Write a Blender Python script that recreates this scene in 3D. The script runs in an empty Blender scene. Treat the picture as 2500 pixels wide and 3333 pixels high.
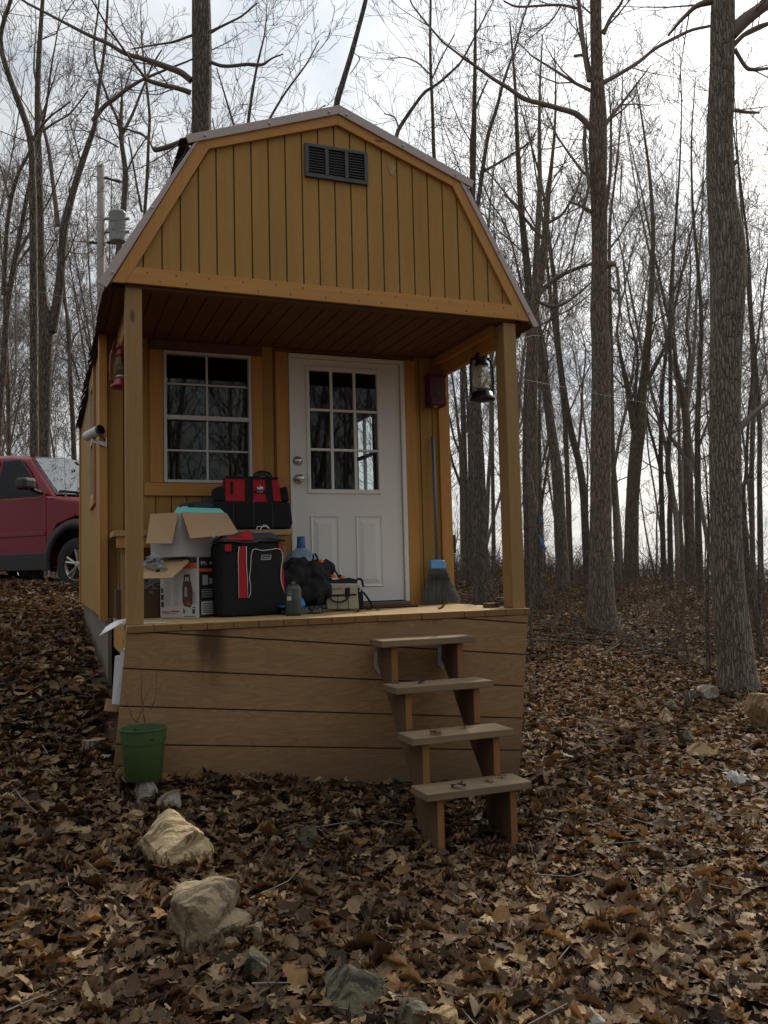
import bpy, bmesh, math, random
import numpy as np
from mathutils import Vector, Matrix

random.seed(7)
S = bpy.context.scene
COL = S.collection
R = math.radians

# ------------------------------------------------------------------ camera model
CAM = np.array([-0.4002, -4.8596, 0.2646])
YAW, PITCH, ROLL = 0.37108, 0.066425, -0.024732
FPX, CX, CY = 2828.73, 1250.0, 1666.5
_fw = np.array([math.sin(YAW)*math.cos(PITCH), math.cos(YAW)*math.cos(PITCH), math.sin(PITCH)])
_rt = np.array([math.cos(YAW), -math.sin(YAW), 0.0])
_up = np.cross(_rt, _fw)
RT = math.cos(ROLL)*_rt + math.sin(ROLL)*_up
UP = -math.sin(ROLL)*_rt + math.cos(ROLL)*_up
FW = _fw

def ray(u, v):
    return FW + (u-CX)/FPX*RT - (v-CY)/FPX*UP

def at(u, v, zc):                       # photo point (2500 x 3333) at a distance -> world
    return CAM + zc*ray(u, v)

def on(u, v, ax, val):                  # photo point on an axis plane -> world
    d = ray(u, v); i = 'XYZ'.index(ax)
    return CAM + (val-CAM[i])/d[i]*d

def proj(p):
    d = np.asarray(p, float)-CAM; z = d @ FW
    return CX+FPX*(d @ RT)/z, CY-FPX*(d @ UP)/z, z

# ------------------------------------------------------------------ ground height
_gp = np.array([(-.4,-4.9,-1.3),(-.07,0,-.85),(2.3,0,-1.13),(1.6,-.82,-1.19),(-.05,.63,-.42),(-.05,4.88,-.12),
    (0,7.2,.09),(7.4,3.5,-1.3),(8.5,7.9,-.83),(13.4,16.7,.02),(16.3,15.6,-.28),(18.3,14.8,-.58),(-8,-4,-1.0),
    (-8,7,.25),(8,-5,-1.75),(5,-2.5,-1.3),(-3,0,-.62),(0,20,.1),(-12,20,.15),(10,26,.05),(30,20,-1.2),(26,6,-1.9),
    (2.5,5,-.75),(.2,-1.0,-1.06),(2,-2.5,-1.24),(-.6,-2,-1.1),(4.5,1.5,-1.2),(3.5,10,-.3),(-3,4,-.25),(-20,5,.1),(-10,-20,-1.2),(12,-20,-2.2),(24,26,-.9)])
def _phi(r): return np.where(r > 1e-9, r*r*np.log(np.maximum(r, 1e-9)), 0)
_n = len(_gp)
_K = _phi(np.hypot(_gp[:,None,0]-_gp[None,:,0], _gp[:,None,1]-_gp[None,:,1])) + np.eye(_n)*.6
_P = np.c_[np.ones(_n), _gp[:,:2]]
_w = np.linalg.solve(np.block([[_K, _P],[_P.T, np.zeros((3,3))]]), np.r_[_gp[:,2], 0,0,0])
def gh(x, y):
    x = np.asarray(x, float); y = np.asarray(y, float)
    dx, dy = x-4, y-6
    r = np.hypot(dx, dy); k = np.minimum(1, 26/np.maximum(r, 1e-6))
    xc, yc = 4+dx*k, 6+dy*k
    z = _w[_n]+_w[_n+1]*xc+_w[_n+2]*yc
    for i in range(_n):
        z = z+_w[i]*_phi(np.hypot(xc-_gp[i,0], yc-_gp[i,1]))
    e = np.maximum(0, r-26)
    z = z - 0.0009*e**2/(1+e/60.0)
    z = z + .025*np.sin(x*1.9+y*.7)*np.sin(y*2.3-x*.4)*np.minimum(1, np.hypot(x-1.2, y-2.4)/4)
    return z
def ghf(x, y): return float(gh(x, y))

def ground_at(u, v):                    # where a photo point meets the ground
    d = ray(u, v); t = 1.5
    lo, hi = 1.0, 60.0
    prev = lo
    for k in range(400):
        t = lo*(hi/lo)**(k/399)
        p = CAM+t*d
        if p[2] < ghf(p[0], p[1]):
            a, b = prev, t
            for _ in range(25):
                m = (a+b)/2; q = CAM+m*d
                if q[2] < ghf(q[0], q[1]): b = m
                else: a = m
            return CAM+b*d, b
        prev = t
    return CAM+hi*d, hi

# ------------------------------------------------------------------ node materials
MATS = {}
class NT:
    def __init__(s, name):
        m = bpy.data.materials.new(name); m.use_nodes = True
        s.m = m; s.t = m.node_tree; s.n = s.t.nodes; s.l = s.t.links
        s.b = s.n['Principled BSDF']; s.out = s.n['Material Output']
        MATS[name] = m
    def add(s, typ, **kw):
        n = s.n.new(typ)
        for k, v in kw.items():
            if k in n.inputs.keys(): n.inputs[k].default_value = v
            else: setattr(n, k, v)
        return n
    def link(s, a, b): s.l.new(a, b)
    def coord(s, scale=(1,1,1), kind='Object', rot=(0,0,0)):
        tc = s.add('ShaderNodeTexCoord'); mp = s.add('ShaderNodeMapping')
        mp.inputs['Scale'].default_value = scale; mp.inputs['Rotation'].default_value = rot
        s.link(tc.outputs[kind], mp.inputs['Vector']); return mp.outputs['Vector']
    def noise(s, vec, scale, detail=4, rough=.55, dist=0.0):
        n = s.add('ShaderNodeTexNoise'); n.inputs['Scale'].default_value = scale
        n.inputs['Detail'].default_value = detail; n.inputs['Roughness'].default_value = rough
        n.inputs['Distortion'].default_value = dist
        if vec is not None: s.link(vec, n.inputs['Vector'])
        return n.outputs['Fac']
    def ramp(s, fac, stops):
        r = s.add('ShaderNodeValToRGB'); e = r.color_ramp.elements
        while len(e) > 1: e.remove(e[-1])
        e[0].position = stops[0][0]; e[0].color = (*stops[0][1], 1)
        for p, c in stops[1:]:
            k = e.new(p); k.color = (*c, 1)
        s.link(fac, r.inputs['Fac']); return r.outputs['Color']
    def mix(s, fac, a, b, mode='MIX'):
        n = s.add('ShaderNodeMix', data_type='RGBA', blend_type=mode)
        for val, idx in ((fac, 0), (a, 6), (b, 7)):
            if hasattr(val, 'is_linked') or hasattr(val, 'links'): s.link(val, n.inputs[idx])
            elif idx == 0: n.inputs[0].default_value = val
            else: n.inputs[idx].default_value = (*val, 1)
        return n.outputs[2]
    def math(s, op, a, b=0.0):
        n = s.add('ShaderNodeMath', operation=op)
        for i, v in enumerate((a, b)):
            if hasattr(v, 'links'): s.link(v, n.inputs[i])
            else: n.inputs[i].default_value = v
        return n.outputs[0]
    def bump(s, h, strength=.3, dist=.01):
        b = s.add('ShaderNodeBump'); b.inputs['Strength'].default_value = strength
        b.inputs['Distance'].default_value = dist
        s.link(h, b.inputs['Height']); s.link(b.outputs['Normal'], s.b.inputs['Normal'])
    def base(s, c):
        if hasattr(c, 'links'): s.link(c, s.b.inputs['Base Color'])
        else: s.b.inputs['Base Color'].default_value = (*c, 1)
    def rough(s, r): s.b.inputs['Roughness'].default_value = r

def sc(c, k): return tuple(min(1, x*k) for x in c)

def mat_plain(name, c, rough=.6, metal=0, var=.25, scale=30, spec=.5, bump=.1):
    t = NT(name); v = t.coord()
    n = t.noise(v, scale, 5)
    n2 = t.noise(v, scale*.12, 3)
    col = t.mix(n2, sc(c, 1-var), sc(c, 1+var))
    col = t.mix(t.math('MULTIPLY', n, .5), col, sc(c, 1-var*.8))
    t.base(col); t.rough(rough); t.b.inputs['Metallic'].default_value = metal
    t.b.inputs['Specular IOR Level'].default_value = spec
    t.bump(n, bump, .003)
    return t.m

def mat_wood(name, c, axis, dark=.55, fine=70, rough=.7, blotch=.25, knots=False, wav=0, grey=None):
    """grain runs along the given axis of the object"""
    t = NT(name)
    s = [fine*.5]*3; s[axis] = fine*.018
    v = t.coord(tuple(s))
    g = t.noise(v, 1.0, 6, .6, .6)
    s2 = [9.0]*3; s2[axis] = .9
    v2 = t.coord(tuple(s2)); w = t.noise(v2, 1.0, 3, .5, 1.4 if wav else .5)
    rings = t.math('SINE', t.math('MULTIPLY', w, 46.0 if wav else 28.0))
    rings = t.math('MULTIPLY_ADD', rings, .5); 
    rings.node.inputs[2].default_value = .5
    col = t.mix(g, sc(c, dark), sc(c, 1.18))
    col = t.mix(t.math('MULTIPLY', rings, wav if wav else .22), col, sc(c, dark*.9))
    b = t.noise(t.coord((1,1,1)), 2.3, 4, .6)
    col = t.mix(t.math('MULTIPLY', b, blotch*1.6), col, sc(c, .45) if grey is None else grey)
    if knots:
        vs = [7.0]*3; vs[axis] = 2.6
        vo = t.add('ShaderNodeTexVoronoi', feature='F1'); t.link(t.coord(tuple(vs)), vo.inputs['Vector'])
        vo.inputs['Scale'].default_value = 1.0
        k = t.ramp(vo.outputs['Distance'], [(0.0, (1,1,1)), (.075, (.75,.75,.75)), (.12, (0,0,0))])
        # only some cells carry a knot
        sel = t.math('GREATER_THAN', t.add('ShaderNodeSeparateColor').outputs[0], .5)
        sep = sel.node.inputs[0].links[0].from_node
        t.link(vo.outputs['Color'], sep.inputs[0])
        kk = t.math('MULTIPLY', t.add('ShaderNodeRGBToBW').outputs[0], sel)
        bw = kk.node.inputs[0].links[0].from_node; t.link(k, bw.inputs[0])
        col = t.mix(kk, col, sc(c, .22))
    t.base(col); t.rough(rough); t.b.inputs['Specular IOR Level'].default_value = .25
    t.bump(g, .35, .004)
    return t.m

OR = (.52,.262,.072)      # honey stained trim
SI = (.42,.248,.078)      # siding
mat_wood('stained_pine_x', OR, 0, .72, 60, .6, .18, True)
mat_wood('stained_pine_z', OR, 2, .72, 60, .6, .18, True)
mat_wood('stained_pine_y', OR, 1, .72, 60, .6, .18, True)
def mat_siding(name, c):
    t = NT(name); v = t.coord((1,1,.25)); n = t.noise(v, 130, 5, .6)
    vv = t.coord((26,26,1.6)); f = t.noise(vv, 1, 5, .65)
    b = t.noise(t.coord(), 3.0, 5, .65)
    col = t.mix(f, sc(c,.78), sc(c,1.2))
    col = t.mix(t.math('MULTIPLY', b, .8), col, (c[0]*.62,c[1]*.58,c[2]*.5))
    stv = t.noise(t.coord((9,9,.5)), 1, 4, .6); col = t.mix(t.ramp(stv, [(.5,(0,0,0)),(.72,(.5,.5,.5))]), col, sc(c,.62))
    col = t.mix(t.math('MULTIPLY', n, .35), col, (c[0]*.8,c[1]*.74,c[2]*.6))
    t.base(col); t.rough(.75); t.b.inputs['Specular IOR Level'].default_value = .25
    h = t.math('ADD', n, f); t.bump(h, .35, .003); return t.m
mat_siding('siding_paint', SI)
mat_siding('siding_groove', sc(SI,.36))
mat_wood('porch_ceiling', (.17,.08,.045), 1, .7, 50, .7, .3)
mat_wood('treated_post', (.34,.205,.085), 2, .72, 70, .75, .2, True, .3)
mat_wood('deck_board', (.44,.30,.14), 1, .7, 60, .7, .25)
mat_wood('deck_board_end', (.27,.15,.055), 2, .6, 60, .8, .4)
mat_wood('weathered_tread', (.31,.215,.12), 0, .42, 90, .9, .55, True, grey=(.10,.08,.06))
mat_wood('stringer_board', (.16,.10,.06), 2, .6, 60, .8, .4)
mat_wood('stringer_front', (.30,.14,.05), 2, .6, 60, .8, .3)
def mat_ply():
    t = NT('skirt_plywood'); c = (.33,.195,.092)
    rot = (0, -R(6.2), 0)
    v = t.coord((1.5,8,10), rot=rot); w = t.noise(v, 1.0, 3, .5, 1.8)
    ring = t.math('SINE', t.math('MULTIPLY', w, 52.0))
    f = t.noise(t.coord((5,60,120), rot=rot), 1, 5, .6)
    col = t.mix(f, sc(c,.6), sc(c,1.25))
    col = t.mix(t.math('MULTIPLY', t.math('ADD', ring, 1.0), .26), col, sc(c,.5))
    b = t.noise(t.coord(), 1.7, 5, .65)
    col = t.mix(t.math('MULTIPLY', b, .55), col, sc(c,.55))
    # two dark water streaks under the deck
    sep = t.add('ShaderNodeSeparateXYZ'); t.link(t.coord(), sep.inputs[0])
    nz = t.noise(t.coord((14,1,3)), 1, 4, .6)
    x0 = t.math('ABSOLUTE', t.math('SUBTRACT', t.math('ADD', sep.outputs[0], t.math('MULTIPLY', nz, .1)), -.70))
    s1 = t.ramp(x0, [(0.0,(1,1,1)),(.06,(.5,.5,.5)),(.10,(0,0,0))])
    zz = t.ramp(t.math('MULTIPLY', sep.outputs[2], -1.0), [(0.0,(1,1,1)),(.16,(.85,.85,.85)),(.40,(0,0,0))])
    st = t.add('ShaderNodeRGBToBW'); t.link(t.mix(1.0, s1, zz, 'MULTIPLY'), st.inputs[0])
    col = t.mix(t.math('MINIMUM', t.math('MULTIPLY', t.math('MULTIPLY', st.outputs[0], nz), 2.4), .9), col, sc(c,.16))
    # darker brown towards the bottom
    low = t.ramp(t.math('MULTIPLY', t.math('ADD', sep.outputs[2], t.math('MULTIPLY', b, .25)), -1.0), [(.45,(0,0,0)),(.95,(.75,.75,.75))])
    lb = t.add('ShaderNodeRGBToBW'); t.link(low, lb.inputs[0])
    col = t.mix(lb.outputs[0], col, (.07,.05,.035))
    t.base(col); t.rough(.8); t.b.inputs['Specular IOR Level'].default_value = .25; t.bump(f, .3, .003)
mat_ply()
mat_plain('skirt_groove', (.07,.04,.02), .9)
mat_plain('drip_edge', (.42,.35,.32), .45, 0, .12, 8)
mat_plain('shingle', (.10,.075,.065), .95, 0, .5, 160, .2, .8)
mat_plain('shingle_edge', (.26,.25,.24), .95, 0, .4, 160, .2, .8)
mat_plain('soffit', (.12,.065,.042), .8)
mat_plain('white_paint', (.70,.70,.68), .45, 0, .10, 4)
mat_plain('window_vinyl', (.50,.50,.49), .4, 0, .05, 9)
mat_plain('vent_metal', (.048,.052,.057), .55, 0, .2, 20)
mat_plain('vent_slat', (.062,.066,.072), .6, 0, .2, 20)
mat_plain('foundation_board', (.17,.135,.10), .9, 0, .45, 6)
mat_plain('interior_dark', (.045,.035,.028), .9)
mat_plain('steel', (.55,.52,.48), .28, 1, .1)
mat_plain('galvanized', (.42,.42,.42), .5, .7, .3, 40)
mat_plain('bracket_metal', (.45,.45,.46), .55, .3, .3, 40)
mat_plain('black_nylon', (.012,.012,.013), .85, 0, .4, 90, .3, .5)
mat_plain('grey_nylon', (.05,.05,.055), .8, 0, .3, 90, .3, .5)
mat_plain('red_nylon', (.40,.018,.025), .8, 0, .3, 90, .3, .5)
mat_plain('white_piping', (.62,.62,.62), .6)
mat_plain('cardboard', (.42,.28,.16), .85, 0, .14, 12, .2)
mat_plain('dark_cardboard', (.10,.065,.04), .9, 0, .3, 12, .2)
mat_plain('white_carton', (.47,.46,.45), .6, 0, .15, 10)
mat_plain('black_print', (.012,.012,.014), .5)
mat_plain('grey_print', (.30,.30,.31), .6)
mat_plain('red_print', (.35,.03,.03), .5)
mat_plain('orange_print', (.55,.09,.02), .5)
mat_plain('maroon_print', (.055,.012,.012), .5)
mat_plain('teal_foam', (.20,.62,.58), .8, 0, .08, 60, .3, .4)
mat_plain('orange_plastic', (.75,.10,.03), .4)
mat_plain('tan_canvas', (.36,.32,.25), .9, 0, .15, 120, .2, .6)
mat_plain('camp_green', (.028,.040,.028), .38, 0, .15, 20)
mat_plain('label_print', (.11,.12,.09), .5)
mat_plain('blue_plastic', (.02,.16,.50), .4)
mat_plain('broom_blue', (.13,.36,.70), .45)
mat_plain('bristle', (.15,.155,.15), .8, 0, .5, 200)
mat_plain('broom_handle', (.12,.13,.15), .4)
mat_plain('lantern_black', (.012,.012,.013), .35, .3)
mat_plain('lantern_red', (.22,.010,.014), .35, .1)
mat_plain('lantern_silver', (.55,.5,.48), .35, .8)
mat_plain('birdhouse_red', (.085,.022,.024), .8, 0, .3, 20)
mat_plain('camera_white', (.62,.62,.64), .4)
mat_plain('camera_dark', (.05,.05,.06), .4)
mat_plain('black_gloss', (.01,.01,.012), .15)
mat_plain('paper', (.68,.68,.70), .7, 0, .06, 4)
mat_plain('old_paper', (.46,.46,.44), .8, 0, .3, 30)
mat_plain('pot_green', (.042,.085,.024), .5, 0, .12, 6)
mat_plain('potting_soil', (.03,.022,.016), 1, 0, .5, 60, .1, 1)
mat_plain('dry_stem', (.10,.065,.04), .9)
mat_plain('doormat', (.075,.04,.032), 1, 0, .4, 120, .1, 1)
mat_plain('pole_wood', (.22,.185,.165), .85, 0, .25, 14)
mat_plain('transformer_grey', (.27,.285,.28), .4, 0, .1, 8)
mat_plain('insulator', (.05,.05,.05), .3)
mat_plain('wire', (.10,.10,.10), .6)
mat_plain('pale_wire', (.14,.14,.14), .8)
mat_plain('ribbon', (.03,.28,.75), .6)
mat_plain('truck_red', (.185,.004,.013), .24, .0, .1, 4, .32, .02)
mat_plain('truck_cladding', (.018,.015,.015), .6)
mat_plain('truck_black', (.012,.012,.012), .45)
mat_plain('tyre', (.018,.018,.018), .85, 0, .3, 40)
mat_plain('alloy', (.42,.40,.36), .35, .8, .3, 20)
mat_plain('cut_wood', (.30,.18,.10), .9, 0, .3, 25)

def mat_glass(name, tint=(1,1,1), refl=1.0, ior=1.5):
    t = NT(name); t.n.remove(t.b)
    tr = t.add('ShaderNodeBsdfTransparent'); tr.inputs[0].default_value = (*tint, 1)
    gl = t.add('ShaderNodeBsdfGlossy'); gl.inputs['Roughness'].default_value = .015
    gl.inputs[0].default_value = (refl, refl, refl, 1)
    fr = t.add('ShaderNodeFresnel'); geo = t.add('ShaderNodeNewGeometry'); t.link(t.math('ADD', t.math('MULTIPLY', geo.outputs['Backfacing'], 1/ior-ior), ior), fr.inputs['IOR'])
    ad = t.add('ShaderNodeMixShader')
    t.link(fr.outputs[0], ad.inputs[0]); t.link(tr.outputs[0], ad.inputs[1]); t.link(gl.outputs[0], ad.inputs[2])
    t.link(ad.outputs[0], t.out.inputs[0]); return t.m
mat_glass('window_glass', (.75,.8,.8), .62)
mat_glass('tinted_glass', (.06,.07,.07), .6, 1.4)
mat_glass('car_glass', (.22,.27,.25), .95, 2.3)
def mat_milky(name, tint, dif, k):
    m = mat_glass(name, tint); t = m.node_tree; out = t.nodes['Material Output']; sh = out.inputs[0].links[0].from_socket
    d = t.nodes.new('ShaderNodeBsdfDiffuse'); d.inputs[0].default_value = (*dif,1); x = t.nodes.new('ShaderNodeMixShader'); x.inputs[0].default_value = k
    t.links.new(sh, x.inputs[1]); t.links.new(d.outputs[0], x.inputs[2]); t.links.new(x.outputs[0], out.inputs[0])
mat_milky('jug_plastic', (.75,.85,.95), (.30,.42,.54), .38)
mat_milky('lantern_glass', (.95,.93,.88), (.55,.53,.46), .4)
mat_milky('clear_film', (.8,.82,.84), (.36,.38,.40), .30)
mat_milky('jug_neck', (.3,.5,.8), (.06,.17,.36), .6)
mat_glass('clear_box', (.6,.62,.64))

def mat_bark(name, c, ridge=1.0):
    t = NT(name); v = t.coord((30,30,5.5)); n = t.noise(v, 1.6, 6, .62, .5)
    f = t.noise(t.coord((1,1,.3)), 120, 3, .6)
    r = t.ramp(n, [(.34, sc(c,.55)), (.47, sc(c,.88)), (.60, sc(c,1.15)), (.74, sc(c,1.45))])
    b = t.noise(t.coord(), .9, 4, .6)
    col = t.mix(t.math('MULTIPLY', b, .55), r, (c[0]*.62,c[1]*.66,c[2]*.5))
    col = t.mix(t.math('MULTIPLY', f, .4), col, sc(c,.5))
    vo = t.add('ShaderNodeTexVoronoi', feature='DISTANCE_TO_EDGE'); vo.inputs['Scale'].default_value = 1.0
    wv = t.add('ShaderNodeTexNoise'); wv.inputs['Scale'].default_value = 3.0; tcv = t.coord((38,38,5.5)); t.link(t.coord((9,9,3)), wv.inputs['Vector'])
    t.link(t.mix(.16, tcv, t.mix(1.0, wv.outputs['Color'], (8,8,8), 'MULTIPLY')), vo.inputs['Vector'])
    fu = t.ramp(vo.outputs['Distance'], [(0.0,(.48,.46,.44)),(.10,(.8,.8,.8)),(.26,(1,1,1))])
    col = t.mix(1.0, col, fu, 'MULTIPLY')
    fb = t.add('ShaderNodeRGBToBW'); t.link(fu, fb.inputs[0])
    t.base(col); t.rough(.95); t.b.inputs['Specular IOR Level'].default_value = .15
    t.bump(t.math('ADD', t.math('MULTIPLY', fb.outputs[0], 1.2), t.math('ADD', t.math('MULTIPLY', n, .6), t.math('MULTIPLY', f, .2))), 1.0*ridge, .035); return t.m
mat_bark('bark_grey', (.33,.28,.235))
mat_bark('bark_brown', (.31,.245,.195))
mat_bark('bark_dark', (.23,.19,.16))
mat_bark('bark_far_haze', (.34,.29,.25), .5)  # far trunks: distance haze painted in as a paler bark
mat_plain('twig_far', (.19,.16,.14), .95, 0, .2, 3, .1)  # far crowns: paler than twig_dark, haze painted into the colour
mat_plain('twig', (.20,.165,.14), .95, 0, .3, 3, .1)
mat_plain('twig_dark', (.15,.125,.11), .95, 0, .3, 3, .1)
mat_plain('bramble', (.115,.085,.062), .95, 0, .35, 2, .1)

def mat_leaf():
    t = NT('dry_leaf'); a = t.add('ShaderNodeAttribute', attribute_name='col')
    n = t.noise(t.coord(), 60, 4, .6)
    col = t.mix(t.math('MULTIPLY', n, .7), a.outputs['Color'], (.03,.019,.013))
    t.base(col); t.rough(.75); t.b.inputs['Specular IOR Level'].default_value = .2
    trn = t.add('ShaderNodeBsdfTranslucent'); t.link(t.mix(1.0, col, (1.0,.72,.45), 'MULTIPLY'), trn.inputs[0])
    mx = t.add('ShaderNodeMixShader'); mx.inputs[0].default_value = .22
    t.link(t.b.outputs[0], mx.inputs[1]); t.link(trn.outputs[0], mx.inputs[2]); t.link(mx.outputs[0], t.out.inputs[0])
mat_leaf()
def mat_ground():
    t = NT('forest_floor')
    vo = t.add('ShaderNodeTexVoronoi'); vo.inputs['Scale'].default_value = 13
    tc = t.coord((1,1,1)); nz = t.add('ShaderNodeTexNoise'); nz.inputs['Scale'].default_value = 9; t.link(tc, nz.inputs['Vector'])
    t.link(t.mix(.12, tc, nz.outputs['Color']), vo.inputs['Vector'])
    bw = t.add('ShaderNodeSeparateColor'); t.link(vo.outputs['Color'], bw.inputs[0])
    col = t.ramp(bw.outputs[0], [(0,(.03,.019,.013)),(.45,(.075,.046,.03)),(.75,(.15,.09,.053)),(.95,(.26,.17,.10))])
    d = t.math('POWER', t.math('SUBTRACT', 1.0, vo.outputs['Distance']), 2.0)
    col = t.mix(t.math('MULTIPLY', t.noise(tc, .35, 5, .6), .8), col, (.035,.022,.015))
    t.base(col); t.rough(.95); t.b.inputs['Specular IOR Level'].default_value = .1
    t.bump(vo.outputs['Distance'], .8, .05)
mat_ground()
def mat_rock(name, c, c2, stain=(.13,.075,.03)):
    t = NT(name); v = t.coord((1,1,1)); n = t.noise(v, 7, 6, .65, .5)
    st = t.noise(t.coord((4,30,9), rot=(.5,.6,.3)), 1.3, 5, .6, .4)
    col = t.mix(n, c2, c)
    col = t.mix(t.ramp(st, [(.49,(0,0,0)),(.56,(.85,.85,.85))]), col, stain)
    f = t.noise(v, 42, 5, .65)
    col = t.mix(t.math('MULTIPLY', f, .55), col, sc(c2,.45))
    t.base(col); t.rough(.85); t.b.inputs['Specular IOR Level'].default_value = .25
    t.bump(t.math('ADD', f, t.math('MULTIPLY', st, .8)), .7, .02)
mat_rock('quartz_rock', (.64,.51,.32), (.46,.34,.18), (.11,.065,.03))
mat_rock('sandstone_rock', (.46,.37,.24), (.24,.18,.105), (.10,.075,.05))
mat_rock('white_rock', (.42,.40,.35), (.25,.23,.19), (.18,.09,.03))
mat_rock('lichen_rock', (.30,.26,.17), (.06,.052,.032), (.03,.03,.025))
mat_rock('tan_rock', (.45,.32,.17), (.28,.18,.09), (.12,.07,.03))
def mat_hill():
    t = NT('far_hill_haze'); n = t.noise(t.coord(), .05, 4); t.base(t.mix(n, (.20,.25,.32), (.26,.31,.38))); t.rough(1)  # blue-grey distance haze is painted into the hill colour
mat_hill()

# ------------------------------------------------------------------ mesh helpers
def tag(o, label=None, cat=None, group=None, kind=None):
    if label: o['label'] = label
    if cat: o['category'] = cat
    if group: o['group'] = group
    if kind: o['kind'] = kind
    return o

def thing(name, label, cat, loc=(0,0,0), group=None, rz=0):
    o = bpy.data.objects.new(name, None); COL.objects.link(o)
    o.location = [float(x) for x in loc]; o.rotation_euler = (0,0,rz); o.empty_display_size = .1
    return tag(o, label, cat, group)

class MB:
    def __init__(s): s.v = []; s.f = []
    def add(s, vs, fs):
        o = len(s.v); s.v += [tuple(float(c) for c in p) for p in vs]; s.f += [tuple(i+o for i in f) for f in fs]; return s
    def box(s, x0,x1,y0,y1,z0,z1):
        return s.add([(x0,y0,z0),(x1,y0,z0),(x1,y1,z0),(x0,y1,z0),(x0,y0,z1),(x1,y0,z1),(x1,y1,z1),(x0,y1,z1)],
              [(0,3,2,1),(4,5,6,7),(0,1,5,4),(1,2,6,5),(2,3,7,6),(3,0,4,7)])
    def prism(s, poly, to3, d0, d1):
        n = len(poly); vs = [to3(a,b,d0) for a,b in poly]+[to3(a,b,d1) for a,b in poly]
        return s.add(vs, [tuple(range(n)), tuple(range(2*n-1, n-1, -1))]+[(i,(i+1)%n,n+(i+1)%n,n+i) for i in range(n)])
    def tube(s, pts, rad, n=8, cap=True):
        pts = np.asarray(pts, float); m = len(pts)
        rad = np.broadcast_to(np.asarray(rad, float), (m,))
        vs = []; pu = None
        for i in range(m):
            d = pts[min(i+1,m-1)]-pts[max(i-1,0)]; d = d/(np.linalg.norm(d)+1e-9)
            if pu is None: ref = np.array([0,0,1.]) if abs(d[2]) < .9 else np.array([1.,0,0])
            else: ref = pu
            u = ref-d*(ref @ d); u /= np.linalg.norm(u)+1e-9; w = np.cross(d,u); pu = u
            for k in range(n):
                a = 2*math.pi*k/n; vs.append(pts[i]+rad[i]*(math.cos(a)*u+math.sin(a)*w))
        fs = [(i*n+k, i*n+(k+1)%n, (i+1)*n+(k+1)%n, (i+1)*n+k) for i in range(m-1) for k in range(n)]
        if cap: fs += [tuple(range(n-1,-1,-1)), tuple((m-1)*n+k for k in range(n))]
        return s.add(vs, fs)
    def lathe(s, prof, c=(0,0,0), n=24, closed=False, sx=1, sy=1):
        vs = []; m = len(prof)
        for r, z in prof:
            for k in range(n):
                a = 2*math.pi*k/n; vs.append((c[0]+sx*r*math.cos(a), c[1]+sy*r*math.sin(a), c[2]+z))
        fs = [(i*n+k, i*n+(k+1)%n, (i+1)*n+(k+1)%n, (i+1)*n+k) for i in range(m-1) for k in range(n)]
        if not closed:
            if prof[0][0] > 1e-4: fs.append(tuple(range(n-1,-1,-1)))
            if prof[-1][0] > 1e-4: fs.append(tuple((m-1)*n+k for k in range(n)))
        return s.add(vs, fs)
    def blob(s, c, rx, ry, rz, seed=0, amp=.15, sub=3, freq=2.2):
        bm = bmesh.new(); bmesh.ops.create_icosphere(bm, subdivisions=sub, radius=1)
        rg = np.random.RandomState(seed); ph = rg.uniform(0,6,(6,3)); fr = rg.normal(0,freq,(6,3))
        vs = []
        for v in bm.verts:
            p = np.array(v.co); k = 1+amp*sum(math.sin(fr[i] @ p+ph[i,0]) for i in range(6))/2.5
            vs.append((c[0]+p[0]*rx*k, c[1]+p[1]*ry*k, c[2]+p[2]*rz*k))
        fs = [tuple(v.index for v in f.verts) for f in bm.faces]; bm.free()
        return s.add(vs, fs)
    def build(s, name, mat, parent=None, smooth=False, bevel=0, seg=2, recalc=True, sub=0, auto=True, mesh_only=False):
        me = bpy.data.meshes.new(name)
        vs = s.v
        if parent is not None:
            off = root_loc(parent); vs = [(x-off[0], y-off[1], z-off[2]) for x,y,z in vs]
        me.from_pydata(vs, [], s.f)
        if recalc:
            bm = bmesh.new(); bm.from_mesh(me); bmesh.ops.recalc_face_normals(bm, faces=bm.faces); bm.to_mesh(me); bm.free()
        me.materials.append(MATS[mat])
        o = bpy.data.objects.new(name, me); COL.objects.link(o)
        if parent is not None: o.parent = parent
        if smooth: me.polygons.foreach_set('use_smooth', [True]*len(me.polygons))
        if bevel:
            b = o.modifiers.new('bevel', 'BEVEL'); b.width = bevel; b.segments = seg; b.limit_method = 'ANGLE'; b.angle_limit = R(40)
        if sub:
            b = o.modifiers.new('sub', 'SUBSURF'); b.levels = sub; b.render_levels = sub
        return o

def root_loc(o):
    l = Vector(o.location)
    while o.parent is not None:
        o = o.parent; l = l+Vector(o.location)
    return l

def clip(poly, a, b, c):
    out = []
    for i in range(len(poly)):
        p, q = poly[i], poly[(i+1) % len(poly)]
        dp, dq = a*p[0]+b*p[1]-c, a*q[0]+b*q[1]-c
        if dp <= 0: out.append(p)
        if (dp < 0 < dq) or (dq < 0 < dp):
            t = dp/(dp-dq); out.append((p[0]+t*(q[0]-p[0]), p[1]+t*(q[1]-p[1])))
    return out

def grooved(poly, ang, off, pitch, gw, to3, depth, thick, front, back):
    """tongue boards (front) and the recessed sheet behind them (back)"""
    ca, sa = math.cos(ang), math.sin(ang)
    ss = [p[0]*ca+p[1]*sa for p in poly]
    k0, k1 = math.floor((min(ss)-off)/pitch), math.ceil((max(ss)-off)/pitch)
    for k in range(k0, k1+1):
        lo, hi = off+k*pitch+gw/2, off+(k+1)*pitch-gw/2
        q = clip(clip(poly, ca, sa, hi), -ca, -sa, -lo)
        if len(q) >= 3: front.prism(q, to3, 0, depth)
    back.prism(poly, to3, depth+.0005, thick)

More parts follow.
